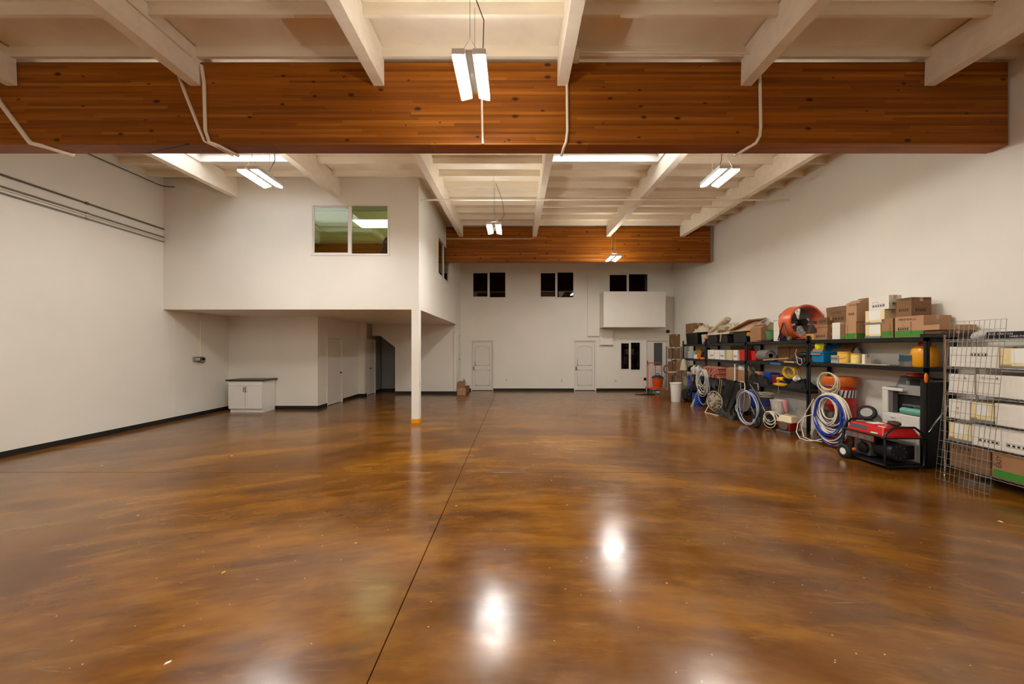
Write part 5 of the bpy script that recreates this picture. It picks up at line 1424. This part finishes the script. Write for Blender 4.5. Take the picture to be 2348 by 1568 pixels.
o = coil(MB(), (0, 0, .05), .22, .26, 6, .012, 'xy', .08, 84, 24, .05).build('hose_coil', mat('grey_hose', (160, 152, 130), .5), loc=(6.0, 8.60, .62), smooth=70)
tag(o, 'flat grey hose coil lying on a drum behind the reel', 'hose', 'coiled hoses')
t = thing('metal_drum', 'dull steel drum carrying the flat grey hose coil', 'drum', (6.02, 8.62, 0))
MB().lathe([(.22, 0), (.225, .02), (.225, .28), (.232, .3), (.225, .32), (.225, .60), (.20, .605), (0, .605)], 26).build('shell', mat('dull_steel', (96, 88, 78), .5, metal=.4), t, smooth=40)
MB().lathe([(.226, .40), (.227, .56)], 26).build('blue_label', mat('dull_blue_label', (40, 52, 110), .5), t, smooth=60)
heap('debris_heap', 'heap of castors and grimy fittings on the floor before the reel', 'fittings', 8.75, 9.55, 5.36, 5.70, 0, [.12, .20, .14, .22, .16, .10], mat('grimy_metal', (40, 35, 27), .6, var=.5, scale=22), 23, .05)
# pale board at the wall under the second rack
o = MB().box(-.015, .015, -.55, .55, 0, .62).build('white_board', M_WBOX, loc=(6.52, 7.98, 0), rot=(0, 0, 0), bev=.004)
tag(o, 'white board leaning at the wall below the low shelf', 'board')

M_GEAR0 = mat('mixed_dark_gear', (28, 25, 23), .55, var=.5, scale=18)
# ------------------------------------------------------------------ third and fourth rack
# top shelf
dc1 = heap('drop_cloth', 'white canvas drop cloth rolled up high on the third rack', 'cloth', 10.20, 11.30, 6.13, 6.52, 2.20, [.08, .16, .24, .30, .32, .20], M_CANVAS, 12, .035, tilt=.3)
MB().tube([(-.10, .62, .03), (-.10, .40, .13), (-.08, .1, .27), (-.05, -.22, .42), (-.05, -.30, .46)], [.06, .10, .11, .12, .10], 14, flat=.62).build('rolled_end', M_CANVAS, dc1, smooth=70)
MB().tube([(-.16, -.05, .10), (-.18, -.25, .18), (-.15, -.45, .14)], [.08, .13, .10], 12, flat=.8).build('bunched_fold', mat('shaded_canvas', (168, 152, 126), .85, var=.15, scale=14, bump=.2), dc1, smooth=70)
MB().tube([(-.20, -.22, .12), (-.225, -.24, -.05), (-.225, -.20, -.22)], .012, 6).build('tie_cord', MATS['pale_wood'], dc1, smooth=60)
tote('grey tote under the white rolled drop cloth', 10.28, 10.72, 6.14, 6.50, 1.933, .26, mat('charcoal_plastic', (28, 28, 27), .45))
tote('translucent white tote at the middle of the far racks', 11.42, 11.72, 6.14, 6.50, 1.923, .30, mat('cloudy_plastic', (176, 176, 178), .35))
tote('dark grey tote right of the translucent tote', 10.80, 11.30, 6.14, 6.50, 1.933, .26, mat('dark_grey_plastic', (26, 26, 25), .45))
tote('black tote at the far end of the top shelf', 11.95, 12.80, 6.14, 6.50, 1.923, .38)
heap('drop_cloth', 'small bundle of striped cloth on the black far tote', 'cloth', 11.5, 12.3, 6.16, 6.5, 2.32, [.08, .18, .22, .2, .12], M_CANVAS, 33, .05)
carton('brown carton stacked at the far wall end, lower', 12.35, 12.90, 6.20, 6.52, 2.32, 2.42, M_CARD2)
carton('brown carton stacked at the far wall end, upper left', 12.62, 12.90, 6.20, 6.52, 2.42, 2.66, M_CARD2)
carton('brown carton stacked at the far wall end, upper right', 12.32, 12.60, 6.20, 6.52, 2.42, 2.66, M_CARD2)
t = thing('cordless_drill', 'orange and black cordless drill at the edge of the top shelf', 'drill', (6.13, 11.10, 1.935))
t.location = (6.10, 10.98, 1.95)
MB().tube([(-.02, .1, .17), (-.02, -.08, .17)], .035, 10).build('body', MATS['orange_plastic'], t, smooth=40)
MB().tube([(-.02, .03, .16), (-.02, .05, .05)], .022, 8).box(-.06, .02, 0, .1, 0, .05).build('grip_and_battery', M_BLACK, t, smooth=40)
MB().tube([(-.02, -.08, .17), (-.02, -.16, .17)], [.03, .012], 10).build('chuck', M_STEEL, t, smooth=40)
t.location = (6.15, 11.38, 1.935)
# middle shelf (z 1.443 / 1.423)
zc3, zd3 = 1.443, 1.423
for i, (pf, pn, m_, lab) in enumerate(((1618, 1626, M_WBOX, 'narrow white carton, first of the row on the third rack'), (1627, 1637, M_WBOX, 'ribbed white carton, second of the row on the third rack'), (1638, 1649, M_WBOX, 'white carton, third of the row on the third rack'), (1650, 1661, M_WBOX, 'white carton with dark print, fourth of the row on the third rack'),
                                     (1666, 1679, mat('buff_carton', (206, 190, 150), .6), 'buff carton, fifth of the row on the third rack'), (1681, 1691, M_WBOX, 'white carton beside the red bin on the third rack'))):
    Y0, Y1_ = YX(pn, 6.14), YX(pf, 6.14)
    if Y1_ > RD - .05: Y1_ = RD - .05
    carton(lab, Y0, Y1_, 6.14, 6.42, zc3, zc3 + .29, m_, stamps=(('f', .5, .4, .6, .2),) if i % 2 else ())
tote('bright red bin beside the white cartons on the third rack', YX(1707, 6.12), YX(1693.5, 6.12), 6.12, 6.42, zc3, .30, MATS['red_plastic'], lid=False)
carton('clear plastic box of screws on the far rack middle shelf', 12.35, 12.66, 6.16, 6.4, zd3, zd3 + .26, mat('pale_blue_box', (176, 186, 190), .4))
carton('yellow-brown box on the far rack middle shelf', 11.95, 12.32, 6.26, 6.48, zd3, zd3 + .34, mat('mustard_carton', (160, 116, 44), .6))
carton('small white box in front of the yellow-brown box', 11.98, 12.2, 6.14, 6.24, zd3, zd3 + .14, M_WBOX)
t = thing('tape_gun', 'orange tape roll standing on the far rack middle shelf', 'tape', (6.14, 11.86, zd3))
MB().lathe([(.05, -.02), (.085, -.02), (.085, .02), (.05, .02), (.05, -.02)], 20, (0, 0, .085), 'x').build('roll', MATS['orange_plastic'], t, smooth=40)
heap('tool_case', 'black and yellow tool case on the far rack middle shelf', 'case', 11.42, 11.80, 6.16, 6.46, zd3, [.2, .32, .34, .26], M_BIN, 44, .03)
o = MB().box(-.06, .06, -.1, .1, 0, .06).build('yellow_box', MATS['orange_plastic'], loc=(6.14, 11.58, zd3 + .0), bev=.01)
tag(o, 'small orange case at the edge of the far rack middle shelf', 'case')
carton('olive carton at the wall above the white carton row', 9.75, 10.6, 6.44, 6.53, zc3, zc3 + .40, mat('olive_carton', (104, 98, 52), .7))
# lower shelf (z .883 / .863)
zc4, zd4 = .883, .863
M_PINK = mat('rosin_paper', (188, 112, 92), .75, var=.12, scale=14)
rr = random.Random(5)
k = 0
pr_me = MB().lathe([(.014, -.26), (.036, -.26), (.036, .26), (.014, .26), (.014, -.26)], 12, (0, 0, 0), 'x').mesh('roll', 40); pr_me.materials.append(M_PINK)
sp_me = MB().tube([(-.2615, (.012 + .0012 * q) * math.cos(q * .7), (.012 + .0012 * q) * math.sin(q * .7)) for q in range(19)], .0022, 4).mesh('wound_edge'); sp_me.materials.append(mat('rosin_paper_edge', (206, 144, 124), .7))
for row in range(5):
    for col_ in range(11 - (row % 2)):
        y = 10.42 + col_ * .077 + (row % 2) * .038; z = zc4 + .037 + row * .066
        o = thing('paper_roll', 'roll of pink building paper in the pile on the third rack', 'paper roll', (6.24 + rr.uniform(-.05, .03), y, z), rr.uniform(-.03, .03), 'pink paper rolls')
        link('roll', pr_me, o); link('wound_edge', sp_me, o)
Y0, Y1_ = YX(1688, 6.10), YX(1665, 6.10)
carton('open brown carton on the low shelf right of the pink rolls', Y0, Y1_ - .0, 6.10, 6.32, zc4, zc4 + .30, M_CARD, flaps=True)
carton('plain brown carton at the near end of the third rack low shelf', YX(1708, 6.12), YX(1692, 6.12), 6.12, 6.40, zc4, zc4 + .30, M_CARD)
heap('plastic_sheeting', 'clear crumpled plastic sheeting above the brown cartons', 'sheeting', 9.50, 9.98, 6.16, 6.42, zc4 + .305, [.06, .12, .16, .18, .14], mat('clear_film', (176, 176, 176), .2), 51, .05)
o = MB().box(-.006, .006, -.02, .02, 0, .46).build('white_stick', M_WHITE, loc=(6.07, YX(1690, 6.07), .80), bev=.002)
o.location = (6.085, 9.82, .885)
tag(o, 'white plastic strip standing between the brown cartons', 'strip')
for i, (y, lab) in enumerate(((12.02, 'white plastic jug on the low shelf, nearer the pink rolls'), (12.30, 'white plastic jug on the low shelf, farther from the pink rolls'))):
    t = thing('plastic_jug', lab, 'jug', (6.22, y, zd4), 0, 'white jugs on the far rack')
    MB().tbox(0, 0, 0, .26, .20, .20, .20, .20).build('body', mat('jug_white', (214, 212, 206), .4), t, bev=.04)
    MB().lathe([(.09, .25), (.03, .31), (.03, .34), (0, .34)], 14).build('neck', MATS['jug_white'], t, smooth=40)
    MB().tube([(-.02, -.02, .32), (-.05, -.07, .33), (-.05, -.09, .22)], .012, 8).build('handle', MATS['jug_white'], t, smooth=50)
    MB().box(-.1025, -.10, -.05, .05, .06, .16).build('red_label', mat('jug_label', (206, 120, 96), .6), t)
pail('small white and grey tub on the far rack low shelf', 1608, 6.2, zd4, .09, .18, M_WHITE, handle=False)
heap('black_heap', 'black tangle of gear at the far end of the low shelf', 'gear', 12.48, 12.86, 6.14, 6.5, zd4, [.14, .22, .26, .2, .14], M_GEAR0, 63, .05)
# mop head
t = thing('string_mop', 'string mop standing head up before the far rack', 'mop', (5.95, YX(1566, 5.95), 0))
MB().tube([(0, 0, 0), (.03, 0, 1.1)], .012, 8).build('handle', MATS['pine_handle'], t, smooth=50)
MB().lathe([(.13, 1.0), (.11, 1.15), (.08, 1.3), (.06, 1.38), (.0, 1.41)], 14, (.03, 0, 0)).build('mop_head', mat('mop_cotton', (196, 184, 160), .9, var=.2, scale=40, bump=.5, stretch=(4, 4, .6)), t, smooth=60)
# floor items, third and fourth rack
t = thing('waste_bin', 'tall white plastic bin on the floor at the far end of the racks', 'bin', (XY(1550, 11.75), 11.75, 0))
MB().lathe([(.148, 0), (.152, .01), (.182, .60), (.196, .605), (.196, .64), (.178, .64), (.172, .55), (.14, .05), (0, .05)], 32, sx=1.0, sy=.85).build('body', mat('white_bin_plastic', (232, 228, 220), .4), t, smooth=40)
MB().tube([(.13 * math.cos(a) * 1.3 - .0, .11 * math.sin(a) * 1.3 + 0, .606) for a in [2 * math.pi * k / 30 for k in range(30)]], .010, 6, closed=True).build('rim', MATS['white_bin_plastic'], t, smooth=60)
pail('royal blue bucket on the floor beneath the white hose coil', 1600, 5.66, 0, .15, .38, MATS['royal_blue_plastic'], name='bucket')
o = coil(MB(), (0, 0, 0), .30, .42, 11, .010, 'yz', .05, 91, 28, .06, hang=.4).build('hose_coil', mat('yellowed_hose', (206, 202, 178), .45), loc=(5.60, YX(1610, 5.60), .72), smooth=70)
tag(o, 'tall coil of pale hose hanging above the blue bucket', 'hose', 'coiled hoses')
o = coil(MB(), (0, 0, 0), .30, .45, 2, .011, 'yz', .1, 92, 28, .05).build('hose_loop', mat('violet_hose', (150, 150, 196), .4), loc=(5.55, YX(1611, 5.55), .55), smooth=70)
tag(o, 'single violet hose loop drooping over the blue bucket', 'hose', 'coiled hoses')
o = coil(MB(), (0, 0, 0), .20, .34, 9, .010, 'yz', .08, 93, 26, .06, hang=.45).build('hose_coil', MATS['grey_hose'], loc=(5.78, YX(1577, 5.78), .66), smooth=70)
tag(o, 'grey hose coil behind the white bin', 'hose', 'coiled hoses')
o = coil(MB(), (0, 0, 0), .12, .32, 4, .010, 'yz', .08, 94, 24, .05, hang=.4).build('hose_coil', mat('indigo_hose', (70, 70, 140), .4), loc=(5.74, YX(1584, 5.74), .60), smooth=70)
tag(o, 'indigo hose coil behind the white bin', 'hose', 'coiled hoses')
t = thing('pressure_washer', 'dark pressure washer cart behind the white bin', 'machine', (5.80, YX(1580, 5.8), 0))
MB().box(-.15, .15, -.2, .2, .08, .40).build('body', M_BIN, t, bev=.04)
MB().tube([(.12, -.18, .3), (.12, -.18, .85), (.12, .18, .85), (.12, .18, .3)], .013, 8).build('handle', M_TUBE, t, smooth=50)
for s in (-1, 1):
    MB().lathe([(0, -.03), (.11, -.03), (.12, 0), (.11, .03), (0, .03)], 18, (0, s * .22, .12), 'y').build('wheel', M_TYRE, t, smooth=40)
t = thing('whisk_broom', 'grey brush leaning at the blue bucket', 'brush', (5.34, YX(1586, 5.34) , 0)); t.rotation_euler = (0, .35, 0)
MB().tbox(0, 0, 0, .26, .03, .12, .02, .05).build('bristles', MATS['grey_plastic'], t)
MB().tube([(0, 0, .26), (0, 0, .5)], .012, 8).build('handle', M_STEEL, t, smooth=40)
# floor fan seen nearly edge-on
t = thing('floor_fan', 'pale round floor fan seen edge-on with a wire foot', 'fan', (5.42, YX(1638, 5.42), 0), math.radians(12))
cg = MB()
for k in range(16):
    a = 2 * math.pi * k / 16
    cg.tube([(-.10, .05 * math.cos(a), .34 + .05 * math.sin(a)), (-.08, .2 * math.cos(a), .34 + .2 * math.sin(a)), (0, .27 * math.cos(a), .34 + .27 * math.sin(a)), (.08, .2 * math.cos(a), .34 + .2 * math.sin(a)), (.10, .05 * math.cos(a), .34 + .05 * math.sin(a))], .004, 5)
for r_, x_ in ((.27, 0), (.2, -.08), (.2, .08), (.05, -.1), (.05, .1), (.13, -.095), (.13, .095)):
    cg.tube([(x_, r_ * math.cos(2 * math.pi * k / 28), .34 + r_ * math.sin(2 * math.pi * k / 28)) for k in range(28)], .005 if r_ < .25 else .009, 5, closed=True)
cg.build('cage', mat('ivory_wire', (190, 178, 152), .45), t, smooth=60)
MB().lathe([(.0, -.06), (.07, -.06), (.07, .06), (0, .06)], 16, (0, 0, .34), 'x').build('motor', mat('ivory_plastic', (176, 164, 140), .5), t, smooth=40)
for k in range(4):
    a = k * math.pi / 2 + .4
    MB().hexa([(-.02, .06 * math.cos(a), .34 + .06 * math.sin(a)), (-.016, .06 * math.cos(a), .34 + .06 * math.sin(a)), (-.016, .22 * math.cos(a), .34 + .22 * math.sin(a)), (-.02, .22 * math.cos(a), .34 + .22 * math.sin(a)),
               (.02, .06 * math.cos(a + .9), .34 + .06 * math.sin(a + .9)), (.024, .06 * math.cos(a + .9), .34 + .06 * math.sin(a + .9)), (.024, .22 * math.cos(a + .9), .34 + .22 * math.sin(a + .9)), (.02, .22 * math.cos(a + .9), .34 + .22 * math.sin(a + .9))]).build('blade', MATS['ivory_plastic'], t)
MB().tube([(0, .20, .20), (-.12, .20, .012), (-.16, .16, .012), (-.16, -.28, .012), (-.1, -.30, .012), (0, -.22, .20)], .011, 8).build('foot', M_HOSEW, t, smooth=50)
# leaning black wrapped panels
M_WRAP = mat('black_wrap', (9, 9, 8), .25, var=.5, scale=14, bump=.4)
for i, (px, X, h, w_, tl, lab) in enumerate(((1651, 5.82, .80, .10, .10, 'nearest the floor fan'), (1660, 5.80, .88, .10, .12, 'second from the floor fan'), (1671, 5.80, .84, .10, .14, 'third from the floor fan'), (1683, 5.80, .70, .10, .16, 'nearest the hose reel'))):
    o = MB().hexa([(-.02, -w_, 0), (.03, -w_, 0), (.03, w_, 0), (-.02, w_, 0), (.22 + tl * .3, -w_ + .05, h), (.27 + tl * .3, -w_ + .05, h), (.27 + tl * .3, w_ + .06, h), (.22 + tl * .3, w_ + .06, h)]).build('wrapped_panel', M_WRAP, loc=(X, YX(px, X), 0), bev=.015)
    tag(o, 'black plastic-wrapped panel leaning on the rack, ' + lab, 'panel', 'black wrapped panels')
for i, (px, X, z0_, z1_, m_, lab) in enumerate(((1649, 5.62, .3, .95, M_STEEL, 'thin steel rod leaning before the black panels'), (1653, 5.60, .12, .92, mat('brass_rod', (150, 140, 70), .4, metal=.5), 'brass-coloured rod leaning before the black panels'), (1640, 5.68, .45, .98, mat('dark_rod', (60, 54, 48), .5), 'dark rod with a white grip leaning above the floor fan'))):
    y = YX(px, X)
    o = MB().tube([(0, 0, 0), (.16, .1, z1_ - 0)], .010, 8).build('leaning_rod', m_, loc=(X - .08, y, 0), smooth=60)
    tag(o, lab, 'rod')
# far end: tall cardboard stack and narrow shelf
t = thing('narrow_shelf', 'narrow steel shelf stuffed with cardboard at the far end of the racks', 'shelf', (5.92, 13.25, 0))
for sx in (-1, 1):
    for sy in (-1, 1):
        MB().box(sx * .18 - .012, sx * .18 + .012, sy * .22 - .012, sy * .22 + .012, 0, 1.84).build('post', M_STEEL, t)
for z in (.12, 1.40, 1.83):
    MB().box(-.19, .19, -.23, .23, z - .02, z).build('shelf_board', mat('grey_green_board', (110, 116, 106), .5), t)
GS = 'cardboard on the narrow shelf'
carton('dark brown carton on top of the narrow shelf', 13.08, 13.42, 5.82, 6.08, 1.832, 2.30, M_CARD2, group=GS)
carton('mottled cardboard pack on the middle of the narrow shelf', 13.06, 13.4, 5.76, 6.08, 1.402, 1.78, M_CARD2, group=GS)
carton('tall slim brown carton standing in the narrow shelf, right', 13.05, 13.4, 5.93, 6.08, .122, 1.34, M_CARD, group=GS)
carton('tall slim brown carton standing in the narrow shelf, left', 13.05, 13.4, 5.76, 5.92, .122, 1.28, M_CARD2, group=GS)
pts = [(5.78, 13.0, 2.24), (5.70, 12.98, 2.22), (5.66, 12.98, 2.12), (5.66, 12.98, 1.98), (5.74, 13.0, 1.86)]
o = MB().tube(pts, .011, 8).build('hooked_bar', M_CORD, origin=pts[0], smooth=60)
tag(o, 'bent black bar hanging beside the narrow shelf top', 'bar')
carton('small brown carton on the floor behind the white bin', 13.0, 13.35, 5.42, 5.70, 0, .30, M_CARD2, group=GS)
o = MB().blob((0, 0, .05), .13, .10, .05, 12, 7, .35, 71).build('blue_rag', mat('pale_blue_cloth', (120, 160, 190), .8), loc=(5.62, 13.75, 0), smooth=60)
tag(o, 'pale blue rag on the floor before the orange cart', 'rag')
# orange platform cart with a bucket vacuum
M_ORG = mat('cart_orange', (222, 84, 24), .4)
t = thing('platform_cart', 'orange platform cart with hoop handle by the far wall', 'cart', (5.72, 14.30, 0))
MB().box(-.42, .34, -.22, .22, .15, .20).build('deck', M_ORG, t, bev=.01)
MB().tube([(-.30, .2, .2), (-.30, .2, 1.10), (-.24, .2, 1.18), (.20, .2, 1.18), (.26, .2, 1.10), (.26, .2, .2)], .018, 8).build('handle', M_ORG, t, smooth=50)
MB().tube([(.0, .2, .2), (.0, .2, 1.18)], .014, 8).build('handle_bar', M_ORG, t, smooth=50)
for sx in (-1, 1):
    for sy in (-1, 1):
        cq = MB().lathe([(0, -.02), (.06, -.02), (.065, 0), (.06, .02), (0, .02)], 16, (sx * .26 - .04, sy * .16, .065), 'y').build('castor', mat('teal_castor', (50, 90, 84), .5), t, smooth=40)
        MB().box(sx * .26 - .07, sx * .26 - .01, sy * .16 - .025, sy * .16 + .025, .10, .15).build('castor_fork', M_STEEL, cq)
t = thing('shop_vacuum', 'orange bucket vacuum with dark lid on the platform cart', 'vacuum', (5.72, 14.26, .20))
MB().lathe([(.15, 0), (.16, .02), (.20, .34), (.215, .35), (.215, .37), (0, .37)], 24, sx=1.1).build('tub', M_ORG, t, smooth=40)
MB().lathe([(.215, .37), (.20, .42), (.13, .48), (.0, .49)], 24, sx=1.1).build('lid', mat('charcoal_lid', (52, 50, 50), .5), t, smooth=50)
MB().tube([(-.06, 0, .46), (-.05, 0, .56), (.05, 0, .56), (.06, 0, .46)], .016, 8).build('handle', M_BLACK, t, smooth=50)
o = coil(MB(), (0, 0, 0), .11, .17, 5, .018, 'xz', .1, 99, 22, .04).build('vacuum_hose', mat('grey_vacuum_hose', (112, 108, 104), .5), loc=(6.12, 14.35, .92), smooth=60)
tag(o, 'grey ribbed vacuum hose hung on the cart handle', 'hose')
# saw stand with pale board by the bin
t = thing('clamp_stand', 'jumbled wooden clamp and board sticking out above the white bin', 'clamp', (5.62, 12.55, .30))
MB().box(-.22, .06, -.02, .02, .60, .66).build('board', mat('pale_pine', (206, 172, 126), .6), t)
MB().tube([(.02, 0, -.30), (.08, 0, .72)], .016, 8).tube([(-.1, .02, .5), (.2, .02, .7)], .016, 8).tube([(.0, -.02, .62), (.2, -.02, .42)], .02, 8).build('bars', M_STEEL, t, smooth=40)
o = coil(MB(), (0, 0, .012), .35, .12, 2, .008, 'xy', .2, 101, 26, .004).build('floor_cable', M_CORD, loc=(4.95, 13.55, .0), smooth=60)
tag(o, 'thin black cable lying on the floor before the far wall', 'cable')
# dark gear crowded under the far racks
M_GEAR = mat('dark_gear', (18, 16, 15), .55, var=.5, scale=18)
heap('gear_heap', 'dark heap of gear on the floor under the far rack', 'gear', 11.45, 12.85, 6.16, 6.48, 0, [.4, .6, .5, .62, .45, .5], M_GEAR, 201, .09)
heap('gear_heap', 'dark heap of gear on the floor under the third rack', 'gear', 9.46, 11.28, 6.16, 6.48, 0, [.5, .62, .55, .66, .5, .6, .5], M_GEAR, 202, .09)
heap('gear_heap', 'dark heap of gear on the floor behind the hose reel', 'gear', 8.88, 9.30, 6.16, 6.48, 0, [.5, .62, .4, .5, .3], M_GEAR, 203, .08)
# scraps on the floor
for i, (px, py, lab, m_) in enumerate(((233, 1068, 'white paper scrap near the left wall', M_WHITE), (531, 1045, 'white paper scrap in front of the cabinet', M_WHITE), (384, 1520, 'white scrap on the floor at the lower left', M_WHITE), (512, 1313, 'yellow chip on the floor left of the long joint', M_YELC), (2295, 1196, 'white scrap on the floor before the wire panel', M_WHITE), (1865, 1026, 'white scrap on the floor before the hoses', M_WHITE))):
    Y = CH * F / (py - CY)
    o = MB().prism([(-.015, -.005), (.012, -.007), (.018, .004), (-.006, .007)], 0, .004, 'z').build('scrap', m_, loc=(XY(px, Y), Y, 0), rot=(0, 0, .4 * i))
    tag(o, lab, 'scrap', 'scraps on the floor')
